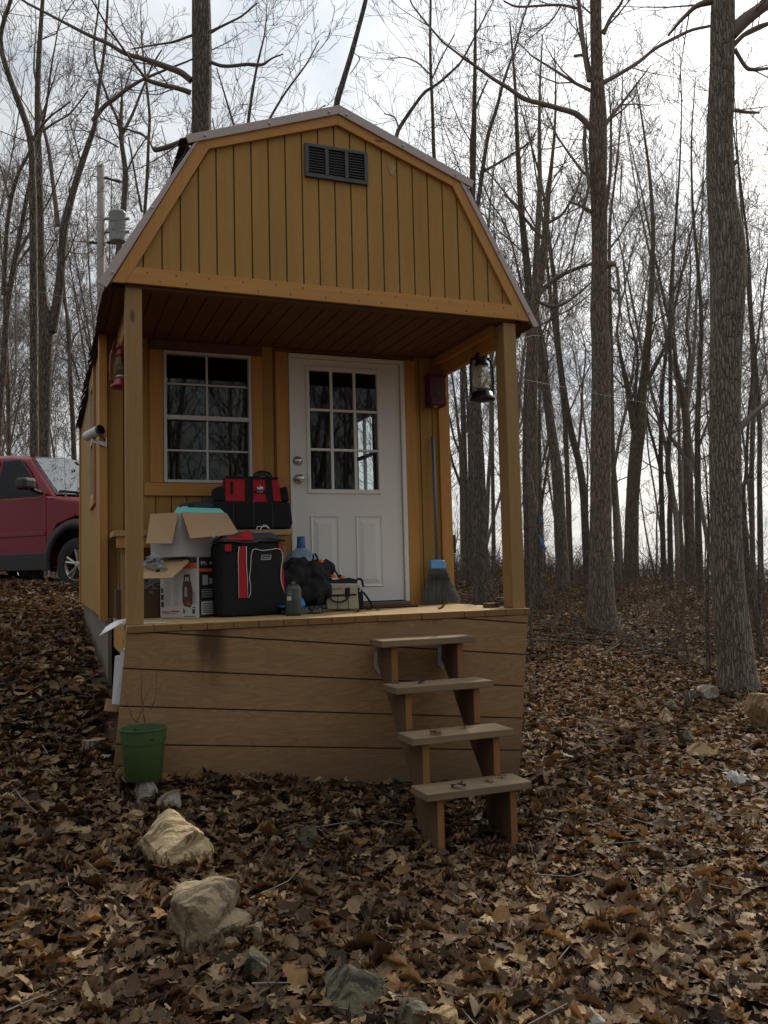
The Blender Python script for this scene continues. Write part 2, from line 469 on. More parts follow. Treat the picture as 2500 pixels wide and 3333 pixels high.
def text_mesh(body, size):
    cu = bpy.data.curves.new('lettering', 'FONT'); cu.body = body; cu.size = size; cu.align_x = 'CENTER'; cu.align_y = 'CENTER'
    o = bpy.data.objects.new('lettering', cu); COL.objects.link(o)
    dg = bpy.context.evaluated_depsgraph_get()
    me = bpy.data.meshes.new_from_object(o.evaluated_get(dg))
    vs = [tuple(v.co) for v in me.vertices]; fs = [tuple(p.vertices) for p in me.polygons]
    bpy.data.objects.remove(o); bpy.data.curves.remove(cu); bpy.data.meshes.remove(me)
    return vs, fs

def put_text(name, body, size, origin, ux, uz, mat, parent, width=None, shear=0):
    vs, fs = text_mesh(body, size)
    ux = np.array(ux, float); uz = np.array(uz, float); o = np.array(origin, float)
    xs = [v[0] for v in vs]; k = 1 if not width else width/(max(xs)-min(xs))
    mb = MB().add([o+ux*(v[0]*k+shear*v[1])+uz*v[1] for v in vs], fs)
    return mb.build(name, mat, parent, recalc=False)

XZ = lambda y0: (lambda a,b,d: (a, y0+d, b))        # front-facing panel, depth goes back

# ------------------------------------------------------------------ THE CABIN
cabin = thing('cabin', 'small honey brown barn roofed wooden cabin with a front porch', 'cabin', (1.2, 2.4, 0))
YW = 1.09; YB = 4.88
prof_trim_out = [(-.072,1.862),(.405,2.730),(1.241,3.027),(2.050,2.727),(2.53,1.855)]
prof_trim_in = [(.0,1.862),(.462,2.690),(1.240,2.962),(2.004,2.687),(2.455,1.857)]
prof_edge_out = [(-.148,1.846),(.348,2.752),(1.252,3.083),(2.132,2.745),(2.596,1.828)]
# gable siding
gb = [(.02,1.90)]+[(a,b) for a,b in [(.472,2.70),(1.24,2.97),(1.995,2.70)]]+[(2.44,1.90)]
f, b = MB(), MB()
grooved(gb, 0, .096, .1023, .009, XZ(-.006), .007, .02, f, b)
gs = f.build('gable_siding', 'siding_paint', cabin)
b.build('siding_groove', 'siding_groove', gs)
# a pale scar in the siding, right of the vent
k = on(1275, 550, 'Y', -.006)
m = MB(); pts = [(k[0]+.022*math.cos(a)*(1+.25*math.sin(3*a)), k[2]+.042*math.sin(a)*(1+.2*math.sin(5*a+1))) for a in np.linspace(0,2*math.pi,15)[:-1]]
m.prism(pts, XZ(-.009), 0, .002); m.build('siding_scar', 'deck_board', gs)
# rake trim boards (honey pine): four boards and the tie board
def strip(p0, p1, q0, q1): return [p0, p1, q1, q0]
def rake(i, name, mat):
    m = MB(); m.prism(strip(prof_trim_out[i], prof_trim_out[i+1], prof_trim_in[i], prof_trim_in[i+1]), XZ(-.028), 0, .022)
    return m.build(name, mat, cabin, bevel=.002)
for i in range(4): rake(i, 'rake_board', 'stained_pine_z' if i in (0,3) else 'stained_pine_x')
m = MB(); m.prism([(.002,1.864),(2.453,1.858),(2.402,1.952),(.052,1.956)], XZ(-.031), 0, .022)
tie = m.build('tie_board', 'stained_pine_x', cabin, bevel=.002)
# metal drip edge, each pitch its own piece, the upper ones lapping over
def edge(a, b, c, d, y): m = MB(); m.prism([a,b,c,d], XZ(y), 0, .012); return m.build('drip_edge', 'drip_edge', cabin, bevel=.002)
d1 = edge(prof_edge_out[0], (.372,2.70), prof_trim_out[1], (-.10,1.826), -.036)
edge((2.106,2.69), prof_edge_out[4], (2.556,1.818), prof_trim_out[3], -.036)
edge((.330,2.745), prof_edge_out[2], (1.245,3.026), (.345,2.70), -.040)
edge(prof_edge_out[2], (2.15,2.738), (2.138,2.69), (1.245,3.026), -.0405)
for a, b_ in [(0,1),(1,2),(2,3),(3,4)]:
    A, B = np.array(prof_edge_out[a]), np.array(prof_edge_out[b_]); Ai, Bi = np.array(prof_trim_out[a]), np.array(prof_trim_out[b_])
    for t in (.06,.5,.93):
        c = (A+(B-A)*t)*.35+(Ai+(Bi-Ai)*t)*.65
        m = MB(); m.lathe([(.007,0),(.007,.006),(.001,.008)], (0,0,0), 8)
        m.v = [(c[0]+x, -.042-z, c[1]+y) for x,y,z in m.v]
        m.build('edge_screw', 'galvanized', d1)
# nail heads in the boards
rg = np.random.RandomState(3)
for i in range(26):
    x = .08+i*.095+rg.normal(0,.02); z = 1.885 if i % 2 else 1.93
    MB().box(x-.003,x+.003,-.0335,-.030,z-.003,z+.003).build('nail', 'black_print', tie)
# gable vent
vent = MB()
vx0,vx1,vz0,vz1 = 1.033,1.431,2.615,2.821
w3 = (vx1-vx0-.022*4)/3
for z0,z1 in ((vz0,vz0+.02),(vz1-.02,vz1)): vent.box(vx0,vx1,-.026,-.007,z0,z1)
for i in range(4):
    x = vx0+i*(w3+.022); vent.box(x,x+.022,-.0265,-.0065,vz0+.02,vz1-.02)
vt = vent.build('gable_vent', 'vent_metal', cabin, bevel=.002)
sl = MB()
for i in range(3):
    x = vx0+.022+i*(w3+.022)
    for j in range(10):
        z = vz0+.022+j*.0165
        sl.add([(x,-.010,z+.014),(x+w3,-.010,z+.014),(x+w3,-.023,z),(x,-.023,z)],[(0,1,2,3)])
    sl.box(x,x+w3,-.0068,-.0062,vz0+.02,vz1-.02)
sl.build('vent_slat', 'vent_slat', vt, recalc=False)
# roof: two slopes each side with shingle courses
def slope(P, Q, side, y0, y1, seed, name):
    """P = lower edge (x,z), Q = upper edge; courses of tabs"""
    P = np.array(P); Q = np.array(Q); d = Q-P; L = np.linalg.norm(d); d = d/L
    nrm = np.array([-d[1], d[0]]);  nrm = nrm if nrm[1] > 0 else -nrm
    deck = MB(); a, b_, c, e = P, Q, Q-nrm*.014, P-nrm*.014
    deck.prism([tuple(a),tuple(b_),tuple(c),tuple(e)], lambda u,v,dd: (u,dd,v), y0, y1)
    r = deck.build(name, 'soffit', cabin)
    rg = np.random.RandomState(seed); sh = MB()
    nc = int(L/.13)+1
    for k in range(nc):
        s0 = k*.13-.02-(.012 if k == 0 else 0); s1 = min(L, k*.13+.19)
        y = y0-.0-rg.uniform(0,.15)
        while y < y1:
            ya, yb = max(y+.004, y0+.006), min(y+.165, y1)
            if yb > ya+.01:
                j = rg.uniform(-.012,.01); lf = rg.uniform(.010,.022)
                A = P+d*(s0+j)+nrm*lf; B = P+d*s1+nrm*.006; A2 = P+d*(s0+j)+nrm*(lf-.005); B2 = P+d*s1+nrm*.002
                sh.prism([tuple(A),tuple(B),tuple(B2),tuple(A2)], lambda u,v,dd: (u,dd,v), ya, yb)
            y += .167
    sh.build('shingles', 'shingle', r)
    return r
slope((-.088,1.858),(.378,2.722), -1, -.024, YB+.06, 1, 'roof')
slope((.345,2.728),(1.249,3.060), -1, -.026, YB+.06, 2, 'roof')
slope((2.14,2.722),(1.249,3.060), 1, -.026, YB+.06, 3, 'roof')
slope((2.545,1.842),(2.105,2.722), 1, -.024, YB+.06, 4, 'roof')
rc = MB(); rc.prism([(1.06,3.023),(1.25,3.095),(1.42,3.028),(1.42,3.04),(1.25,3.108),(1.06,3.036)], lambda u,v,d: (u,d,v), .02, YB+.05)
rc.build('ridge_cap', 'shingle', cabin)
# posts
m = MB().box(0,.089,0,.089,0,1.848); m.build('post', 'treated_post', cabin, bevel=.004)
m = MB().box(W:=2.351,2.44,0,.122,0,1.842); m.build('post', 'treated_post', cabin, bevel=.004)
# beams and porch ceiling
m = MB().box(.0,2.44,.0,.06,1.848,1.8635); m.build('header_board', 'soffit', cabin)
m = MB().box(2.375,2.413,.122,YW-.002,1.713,1.858); m.build('side_beam', 'stained_pine_y', cabin, bevel=.003)
m = MB().box(2.335,2.3745,.122,YW-.002,1.80,1.8575); m.build('side_beam', 'stained_pine_y', cabin, bevel=.003)
m = MB().box(.030,.068,.089,YW-.002,1.713,1.858); m.build('side_beam', 'stained_pine_y', cabin, bevel=.003)
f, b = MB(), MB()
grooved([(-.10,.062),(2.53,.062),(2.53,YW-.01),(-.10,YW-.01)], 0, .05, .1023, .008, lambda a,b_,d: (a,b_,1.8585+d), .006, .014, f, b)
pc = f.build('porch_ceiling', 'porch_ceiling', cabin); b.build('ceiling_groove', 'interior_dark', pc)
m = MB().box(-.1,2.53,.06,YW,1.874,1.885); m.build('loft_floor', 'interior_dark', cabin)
# front wall in pieces round the openings
fw_, bw_ = MB(), MB()
for x0,x1,z0,z1 in [(-.03,.333,.0,1.872),(.333,.934,.0,.879),(.934,1.199,.0,1.872),(2.096,2.455,.0,1.872),(.333,.934,1.786,1.872),(1.199,2.096,1.826,1.872)]:
    grooved([(x0,z0),(x1,z0),(x1,z1),(x0,z1)], 0, .075, .1023, .008, XZ(YW), .006, .05, fw_, bw_)
front = fw_.build('front_wall', 'siding_paint', cabin); bw_.build('wall_groove', 'siding_groove', front)
tr = [(.242,.331,.884,1.787,'z'),(.936,1.012,.884,1.787,'z'),(1.110,1.201,.0,1.83,'z'),(2.094,2.184,.0,1.83,'z'),(2.372,2.462,.0,1.857,'z')]
for x0,x1,z0,z1,a in tr: MB().box(x0,x1,YW-.021,YW-.001,z0,z1).build('trim_board', 'stained_pine_'+a, cabin, bevel=.003)
MB().box(.205,1.012,YW-.022,YW-.001,.796,.8825).build('trim_board', 'stained_pine_x', cabin, bevel=.003)
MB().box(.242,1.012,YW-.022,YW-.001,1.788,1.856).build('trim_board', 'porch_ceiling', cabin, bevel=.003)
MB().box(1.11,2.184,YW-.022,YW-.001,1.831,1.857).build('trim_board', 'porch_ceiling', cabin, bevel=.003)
# inside lining so the room is dark but real
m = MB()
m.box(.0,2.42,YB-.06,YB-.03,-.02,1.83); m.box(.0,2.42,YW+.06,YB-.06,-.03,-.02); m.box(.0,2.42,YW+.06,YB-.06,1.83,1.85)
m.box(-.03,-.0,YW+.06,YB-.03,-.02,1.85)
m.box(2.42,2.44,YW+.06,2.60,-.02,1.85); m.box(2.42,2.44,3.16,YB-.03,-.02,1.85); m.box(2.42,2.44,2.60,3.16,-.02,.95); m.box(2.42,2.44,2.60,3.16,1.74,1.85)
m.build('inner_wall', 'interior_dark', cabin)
m = MB()
for y0,y1,z0,z1 in [(2.60,2.63,.95,1.74),(3.13,3.16,.95,1.74),(2.63,3.13,.95,.98),(2.63,3.13,1.71,1.74),(2.63,3.13,1.33,1.36),(2.87,2.885,.98,1.71)]: m.box(2.415,2.445,y0,y1,z0,z1)
m.build('back_window', 'window_vinyl', cabin)
m = MB().box(2.445,2.465,YW+.05,2.60,-.0,1.95); m.box(2.445,2.465,3.16,YB,-.0,1.95); m.box(2.445,2.465,2.60,3.16,-.0,.95); m.box(2.445,2.465,2.60,3.16,1.74,1.95)
m.build('right_wall', 'siding_paint', cabin)
m = MB().box(-.06,2.465,YB,YB+.02,0,1.9); m.prism([(.0,1.9),(.46,2.69),(1.24,2.96),(2.0,2.69),(2.44,1.9)], XZ(YB), 0, .02); m.build('rear_wall', 'siding_paint', cabin)
# left wall with grooves, corner board, window
f, b = MB(), MB()
grooved([(YW-.03,0.0),(1.86,0.0),(1.86,2.0),(YW-.03,2.0)], 0, 1.06, .2045, .009, lambda a,c,d: (-.062+d,a,c), .007, .03, f, b)
grooved([(1.86,0),(2.52,0),(2.52,.80),(1.86,.80)], 0, 1.06, .2045, .009, lambda a,c,d: (-.062+d,a,c), .007, .03, f, b)
grooved([(2.52,0),(YB,0),(YB,2.0),(2.52,2.0)], 0, 1.06, .2045, .009, lambda a,c,d: (-.062+d,a,c), .007, .03, f, b)
lw = f.build('left_wall', 'siding_paint', cabin); b.build('wall_groove', 'siding_groove', lw)
MB().box(-.082,-.0625,YW-.032,YW+.062,-.02,1.93).build('corner_board', 'stained_pine_z', cabin, bevel=.003)
MB().box(-.0825,-.0305,YW-.053,YW-.0325,-.02,1.857).build('corner_board', 'stained_pine_z', cabin, bevel=.003)
MB().box(-.080,-.0625,YB-.09,YB-.0,-.0,1.93).build('corner_board', 'stained_pine_z', cabin, bevel=.003)
m = MB()
for y0,y1,z0,z1 in [(1.86,1.93,.80,1.84),(2.45,2.52,.80,1.84),(1.93,2.45,.80,.87),(1.93,2.45,1.77,1.84)]: m.box(-.081,-.0625,y0,y1,z0,z1)
sw = m.build('side_window', 'stained_pine_z', cabin, bevel=.003)
m = MB()
for y0,y1,z0,z1 in [(1.93,1.955,.87,1.77),(2.425,2.45,.87,1.77),(1.955,2.425,.87,.895),(1.955,2.425,1.745,1.77),(1.955,2.425,1.30,1.33)]: m.box(-.075,-.05,y0,y1,z0,z1)
m.build('side_window_frame', 'window_vinyl', sw); MB().box(-.060,-.057,1.955,2.425,.895,1.745).build('side_window_pane', 'window_glass', sw)
# front window
win = MB()
x0,x1,z0,z1 = .334,.933,.885,1.785
for a in [(x0,x0+.02,z0,z1),(x1-.02,x1,z0,z1),(x0+.02,x1-.02,z0,z0+.02),(x0+.02,x1-.02,z1-.02,z1)]: win.box(a[0],a[1],YW-.026,YW+.03,a[2],a[3])
win.box(x0+.02,x1-.02,YW-.018,YW+.02,1.316,1.346)
wo = win.build('window', 'window_vinyl', cabin, bevel=.002)
mu = MB(); xm = .628
for zz0,zz1,zm,yo in [(z0+.02,1.316,1.108,.006),(1.346,z1-.02,1.562,-.004)]:
    mu.box(xm-.007,xm+.007,YW+yo,YW+yo+.012,zz0,zz1); mu.box(x0+.02,xm-.007,YW+yo+.001,YW+yo+.011,zm-.006,zm+.006); mu.box(xm+.007,x1-.02,YW+yo+.001,YW+yo+.011,zm-.006,zm+.006)
mu.build('muntin', 'window_vinyl', wo)
g1 = MB().box(x0+.02,x1-.02,YW+.019,YW+.0205,z0+.02,1.316).build('pane', 'window_glass', wo)
MB().box(x0+.02,x1-.02,YW+.009,YW+.0105,1.346,z1-.02).build('pane', 'window_glass', wo)
# the door
dj = MB()
dj.box(1.203,1.222,YW-.03,YW+.04,.0,1.824); dj.box(2.060,2.092,YW-.03,YW+.04,.0,1.824); dj.box(1.222,2.060,YW-.03,YW+.04,1.796,1.824)
dj.build('door_frame', 'white_paint', cabin, bevel=.003)
MB().box(1.203,2.092,YW-.045,YW+.04,.004,.034).build('threshold', 'foundation_board', cabin, bevel=.004)
D = YW-.008
dm = MB(); sx0,sx1,sz0,sz1 = 1.225,2.056,.042,1.792
lx0,lx1,lz0,lz1 = 1.331,1.898,.820,1.744
for a in [(sx0,lx0,sz0,sz1),(lx1,sx1,sz0,sz1),(lx0,lx1,sz0,lz0),(lx0,lx1,lz1,sz1)]: dm.box(a[0],a[1],D,D+.04,a[2],a[3])
# raised panels below
def panel(x0,x1,z0,z1):
    for k,(ins,y) in enumerate([(0,.0045),(.024,.002),(.05,.007)]):
        pass
    ring = lambda i,y: [(x0+i,D-y,z0+i),(x1-i,D-y,z0+i),(x1-i,D-y,z1-i),(x0+i,D-y,z1-i)]
    vs = ring(0,.0005)+ring(.006,.009)+ring(.018,.002)+ring(.026,.002)+ring(.058,.010)
    fs = []
    for r in range(4):
        for k in range(4): fs.append((r*4+k, r*4+(k+1)%4, r*4+4+(k+1)%4, r*4+4+k))
    fs.append((16,17,18,19)); dm.add(vs, fs)
panel(1.347,1.562,.144,.664); panel(1.688,1.897,.144,.664)
door = dm.build('door', 'white_paint', cabin)
lf = MB(); gx0,gx1,gz0,gz1 = 1.357,1.874,.852,1.711
for a in [(lx0,gx0,lz0,lz1),(gx1,lx1,lz0,lz1),(gx0,gx1,lz0,gz0),(gx0,gx1,gz1,lz1)]: lf.box(a[0],a[1],D-.012,D+.03,a[2],a[3])
lf.build('lite_frame', 'white_paint', door, bevel=.005)
mu = MB()
for xm in (1.522,1.700): mu.box(xm-.010,xm+.010,D-.006,D+.02,gz0,gz1)
for zm in (1.138,1.426):
    for xa,xb in ((gx0,1.512),(1.532,1.690),(1.710,gx1)): mu.box(xa,xb,D-.0055,D+.02,zm-.009,zm+.009)
mu.build('muntin', 'white_paint', door, bevel=.003)
MB().box(gx0,gx1,D+.008,D+.0095,gz0,gz1).build('door_pane', 'window_glass', door)
def onY(mb, prof, c, n=24):
    t = MB(); t.lathe(prof, (0,0,0), n)
    mb.add([(c[0]+x, c[1]-z, c[2]+y) for x,y,z in t.v], t.f)
m = MB(); onY(m, [(.034,0),(.034,.006),(.026,.012),(.022,.03),(.006,.032)], (1.262,D,1.052)); m.box(1.260,1.264,D-.034,D-.03,1.044,1.060)
m.build('deadbolt', 'steel', door, smooth=True)
m = MB(); onY(m, [(.034,0),(.034,.005),(.014,.012),(.013,.03),(.026,.042),(.030,.055),(.026,.068),(.008,.072)], (1.265,D,.921)); 
m.build('door_knob', 'steel', door, smooth=True)
# deck boards, ends showing at the front
bd = MB(); be = MB(); x = -.005; rg = np.random.RandomState(5)
while x < 2.44:
    w = .1425; xe = min(x+w, 2.452)
    yf = -.038+rg.uniform(-.004,.004)
    bd.box(x+.0015, xe-.0015, yf, YW-.001, -.038+rg.uniform(-.0005,.0005), rg.uniform(-.0008,.0008))
    be.box(x+.0025, xe-.0025, yf-.0035, yf+.0005, -.037, -.0015)
    x += w
deck = bd.build('deck', 'deck_board', cabin, bevel=.002); be.build('board_end', 'deck_board_end', deck)
MB().box(.0,.038,.002,YW,-.185,-.039).build('rim_joist', 'stained_pine_y', cabin, bevel=.003)
MB().box(2.40,2.438,.002,YW,-.185,-.039).build('rim_joist', 'stained_pine_y', cabin, bevel=.003)
# plywood skirt, hung out of level
a = R(-6.26)
sk = [(-.004,-.041),(2.437,-.041),(2.312,-1.25),(-.108,-1.10)]
f, b = MB(), MB()
# strips run along the tilted grain: clip direction is the normal of the groove
grooved(sk, math.pi/2+a, (-.026)*math.cos(a)+.004*math.sin(-a)-.0, .1965, .009, XZ(-.034), .008, .02, f, b)
skirt = f.build('skirt', 'skirt_plywood', cabin); b.build('skirt_groove', 'skirt_groove', skirt)
MB().box(-.035,-.012,YW-.10,YB,-1.0,-.002).build('foundation_wall', 'foundation_board', cabin)
MB().box(2.43,2.455,YW-.1,YB,-1.4,-.002).build('foundation_wall', 'foundation_board', cabin)
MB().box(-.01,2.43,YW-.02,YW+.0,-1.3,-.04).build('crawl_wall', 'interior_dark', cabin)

# ------------------------------------------------------------------ STEPS
st = thing('steps', 'steep wooden steps of four weathered treads up to the porch', 'steps', (1.64,-.45,-1.15))
tz = [-.133,-.370,-.603,-.846]; ty = [-.285,-.475,-.69,-.855]
rg = np.random.RandomState(2)
for i in range(4):
    z, y = tz[i], ty[i]
    back = y+.205
    MB().box(1.35+rg.uniform(-.006,.006),1.94+rg.uniform(-.006,.006),y,back,z-.038,z).build('tread', 'weathered_tread', st, bevel=.004)
for x0 in (1.413,1.826):
    F = [y+.028 for y in ty]
    pts = [(-.036,tz[0]-.039)]
    for i in range(4):
        pts.append((F[i], tz[i]-.039))
        if i < 3: pts += [(F[i], tz[i+1]-.039)]
    gz_ = ghf(x0, F[3])-.06
    pts += [(F[3], gz_),(F[3]+.16, gz_),(F[3]+.17,tz[3]-.10),(F[1]+.215,tz[1]-.10),(-.036,tz[1]+.13)]
    # prism is concave: split it in steps
    m = MB(); fr = MB()
    to = lambda u,v,d: (x0+d,u,v)
    m.prism([(-.036,tz[0]-.039),(F[0],tz[0]-.039),(F[0],tz[1]-.0385),(-.15,tz[1]-.0385),(-.036,tz[1]+.09)], to, 0, .038)
    m.prism([(-.15,tz[1]-.039),(F[1],tz[1]-.039),(F[1],tz[2]-.0385),(-.325,tz[2]-.0385)], to, .0005, .0375)
    m.prism([(-.325,tz[2]-.039),(F[2],tz[2]-.039),(F[2],tz[3]-.0385),(-.535,tz[3]-.0385)], to, 0, .038)
    m.prism([(-.535,tz[3]-.039),(F[3],tz[3]-.039),(F[3],gz_),(-.60,gz_)], to, .0005, .0375)
    s_ = m.build('stringer', 'stringer_board', st)
    for i in range(4):
        zb_ = tz[i+1] if i < 3 else gz_
        MB().box(x0+.001,x0+.037,F[i]-.002,F[i]+.001,zb_+.001,tz[i]-.040).build('stringer_edge', 'stringer_front', s_)
for x0 in (1.392,1.803):
    m = MB()
    m.prism([(x0,-.222),(x0+.036,-.205),(x0+.036,-.232),(x0+.016,-.272),(x0+.036,-.296),(x0+.036,-.352),(x0,-.312)], XZ(-.0375), 0, .003)
    for z in (-.235,-.27,-.305): m.box(x0+.006,x0+.011,-.0395,-.037,z-.003,z+.003)
    m.build('hanger_bracket', 'bracket_metal', st)

# ------------------------------------------------------------------ PORCH CLUTTER
z3 = lambda x,y:(200+x/1.701,900+y/1.701)
z4 = lambda x,y:(900+x/1.843,1000+y/1.843)
zp = lambda x,y:(400+x/1.952,1500+y/1.952)
zb = lambda x,y:(460+x/3.77,1600+y/3.77)
zd = lambda x,y:(850+x/4.0225,1500+y/4.0225)
def pl(zf, pts, Y): return [tuple(on(*zf(x,y),'Y',Y)[[0,2]]) for x,y in pts]

bench = thing('bench', 'plain wooden bench along the porch wall under the window', 'bench', (.55,.88,0))
for i,(y0,y1) in enumerate(((.705,.875),(.882,1.05))): MB().box(-.02,1.115-.01*i,y0,y1,.51,.546).build('seat_board', 'deck_board', bench, bevel=.003)
MB().box(.0,1.03,.72,.745,.44,.509).build('apron', 'stained_pine_x', bench, bevel=.002)
for x in (.03,1.0):
    MB().box(x,x+.075,.735 if x>.5 else .75,.775 if x>.5 else .79,0,.4395).build('leg', 'treated_post', bench, bevel=.002)
    MB().box(x,x+.075,1.0,1.04,0,.5095).build('leg', 'treated_post', bench, bevel=.002)

# red and black tool bag on the bench
bag = thing('tool_bag', 'large red and black tool bag standing on the bench by the door', 'tool bag', (.86,.86,.546))
Y0 = .735
low = pl(zp, [(592,425),(582,395),(588,262),(600,160),(645,160),(700,245),(1000,250),(1015,160),(1048,158),(1066,270),(1082,392),(1068,430),(900,434)], Y0)
up_ = pl(zp, [(640,262),(640,110),(655,97),(780,96),(960,104),(985,103),(1000,118),(1030,262)], Y0+.03)
m = MB()
lowq = pl(zp, [(592,430),(582,392),(588,255),(1064,262),(1082,392),(1068,432)], Y0); lowq = [(a,max(b_,.548)) for a,b_ in lowq]
m.prism(lowq, XZ(Y0), 0, .26)
m.prism(pl(zp,[(588,256),(598,160),(648,160),(660,257)],Y0+.02), XZ(Y0+.02), 0, .20); m.prism(pl(zp,[(1005,258),(1015,165),(1046,158),(1064,261)],Y0+.02), XZ(Y0+.02), 0, .20)
lb = m.build('pocket_body', 'black_nylon', bag, bevel=.02, seg=3)
upm = MB(); t0 = [(a,Y0+.025,c) for a,c in pl(zp,[(640,258),(1030,258)],Y0)]; t1 = [(a,Y0+.09,c) for a,c in pl(zp,[(652,98),(985,104)],Y0+.09)]
upm.add([t0[0],t0[1],t1[1],t1[0],(t0[0][0],Y0+.235,t0[0][2]),(t0[1][0],Y0+.235,t0[1][2]),(t1[1][0],Y0+.17,t1[1][2]),(t1[0][0],Y0+.17,t1[0][2])],
        [(0,1,2,3),(4,7,6,5),(0,3,7,4),(1,5,6,2),(3,2,6,7),(0,4,5,1)])
ub = upm.build('upper_body', 'red_nylon', bag, bevel=.012, seg=3)
def onbag(pts, off):          # lies on the sloping red front, off = proud distance
    out = []
    for x,y in pts:
        t = (258-y)/160.0; Yq = Y0+.025+t*.065-off
        out.append(tuple(on(*zp(x,y),'Y',Yq)))
    return out
def patch(polys, name, mat, parent, off, f3):
    m = MB()
    for p in polys:
        q = f3(p, off); m.add(q, [tuple(range(len(q)))])
    return m.build(name, mat, parent, recalc=False)
patch([[(778,262),(830,262),(826,100),(778,97)],[(912,262),(958,262),(945,118),(905,103)],[(640,262),(652,262),(648,108),(640,108)],[(684,130),(700,130),(700,215),(684,215)]], 'strap', 'black_nylon', bag, .006, onbag)
patch([[(650,112),(990,118),(985,102),(655,95)]], 'zip_flap', 'black_nylon', bag, .007, onbag)
patch([[(832,190),(915,190),(905,205),(840,205)]], 'badge', 'black_nylon', bag, .008, onbag)
lg = [[(850,172),(858,168),(866,172),(872,156),(880,164),(893,168),(888,186),(880,176),(872,184),(860,180)],[(851,168),(857,163),(862,170)]]
patch(lg, 'logo', 'white_piping', bag, .010, onbag)
c = on(*zp(875,196),'Y',Y0+.025); put_text('logo_text', 'HUSKY', .013, (c[0],Y0+.034,c[2]-.0), (1,0,0), (0,.35,.93), 'white_piping', bag)
# handle arch
hp = [tuple(on(*zp(x,y),'Y',Y0+.13)) for x,y in [(838,118),(840,92),(860,76),(890,72),(925,80),(938,100),(938,120)]]
MB().tube(hp, .013, 8).build('handle', 'black_nylon', bag, smooth=True)
hp = [tuple(on(*zp(x,y),'Y',Y0+.10)) for x,y in [(835,110),(850,90),(900,84),(930,98),(938,115)]]
MB().tube(hp, .011, 8).build('handle', 'grey_nylon', bag, smooth=True)
patch([[(700,262),(702,425),(706,425),(704,262)],[(830,264),(830,428),(835,428),(835,264)],[(945,264),(952,430),(957,430),(950,264)]], 'pocket_seam', 'grey_nylon', bag, 0, lambda p,o: [tuple(on(*zp(x,y),'Y',Y0-.0035)) for x,y in p])
patch([[(828,248),(828,268),(870,258),(915,262),(915,248)]], 'pocket_lip', 'red_nylon', bag, .0005, lambda p,o: [tuple(on(*zp(x,y),'Y',Y0+.012)) for x,y in p])

# heater carton (white printed box)
C0 = np.array([.453,.47]); LD = np.array([-.195,.242])/.3108; RD = np.array([.242,.195])/.3108
hb = thing('heater_carton', 'white printed heater carton with a black side standing on the porch boards', 'carton', (.45,.62,0))
H = .372
m = MB(); q = [C0, C0+RD*.25, C0+RD*.25+LD*.31, C0+LD*.31]
m.prism([tuple(p) for p in q], lambda u,v,d: (u,v,d), .001, H); m.build('carton', 'white_carton', hb, bevel=.003)
nL = np.array([-RD[0],-RD[1]]); nR = np.array([-LD[0],-LD[1]])
def faceL(pts, off): return [(*(C0+LD*(.31*(1-u))+nL*off), v) for u,v in pts]     # u: 0 left .. 1 right corner
def faceR(pts, off): return [(*(C0+RD*(.25*u)+nR*off), v) for u,v in pts]
rect = lambda u0,u1,v0,v1: [(u0,v0),(u1,v0),(u1,v1),(u0,v1)]
patch([rect(.02,.99,.302,.335)], 'orange_band', 'orange_print', hb, .002, faceL); patch([rect(.02,.99,.336,.37)], 'black_band', 'black_print', hb, .002, faceL)
patch([rect(.04,.995,.30,.37),rect(.04,.995,.004,.295)], 'black_side', 'black_print', hb, .002, faceR)
patch([rect(.04,.995,.281,.300)], 'orange_band', 'orange_print', hb, .0035, faceR)
patch([rect(.10,.9,.02,.10)], 'side_label', 'white_carton', hb, .0035, faceR)
patch([rect(.12,.85,.125+.011*i,.129+.011*i) for i in range(5)]+[rect(.15,.35,.2,.26),rect(.4,.8,.205,.24)], 'side_print', 'grey_print', hb, .0035, faceR)
patch([rect(.14,.8,.03+.011*i,.034+.011*i) for i in range(6)], 'label_lines', 'black_print', hb, .005, faceR)
o_ = C0+RD*.125+nR*.004; put_text('brand_text', 'Mr. Heater', .034, (*o_, .333), (*RD,0), (0,0,1), 'white_piping', hb, .2)
# heater picture on the white face
body = [(.60,.10),(.64,.075),(.80,.065),(.86,.09),(.87,.17),(.84,.20),(.82,.225),(.63,.225),(.60,.19)]
patch([body], 'heater_picture', 'maroon_print', hb, .002, faceL)
ring = [(.635,.225),(.645,.265),(.79,.268),(.81,.225),(.78,.225),(.765,.252),(.675,.25),(.665,.225)]
patch([ring], 'heater_handle_print', 'black_print', hb, .002, faceL)
patch([rect(.66,.73,.13,.19),rect(.87,.93,.09,.16)], 'heater_grille_print', 'grey_print', hb, .003, faceL)
patch([rect(.70,.82,.08,.10)], 'heater_red_print', 'red_print', hb, .003, faceL)
ln = []
rg = np.random.RandomState(4)
for cx_,w_ in ((.12,.20),(.36,.16)):
    z_ = .29
    while z_ > .075:
        if rg.rand() > .12: ln.append(rect(cx_,cx_+w_*rg.uniform(.7,1),z_,z_+.0018))
        z_ -= .0068
ln += [rect(.45+.06*i,.47+.06*i,.05,.062) for i in range(0)]
patch(ln, 'fine_print', 'grey_print', hb, .002, faceL)
patch([rect(.05,.30,.04,.043),rect(.05,.25,.033,.036),rect(.30,.52,.038,.046),rect(.08,.45,.026,.029)], 'red_fine_print', 'red_print', hb, .002, faceL)
patch([rect(.03,.09,.155,.185),rect(.03,.10,.112,.145),rect(.03,.10,.068,.10),rect(.86,.92,.028,.055),rect(.62,.66,.03,.05),rect(.86,.94,.062,.068),rect(.64,.93,.010,.013),rect(.62,.64,.052,.06)], 'small_pictures', 'black_print', hb, .002, faceL)
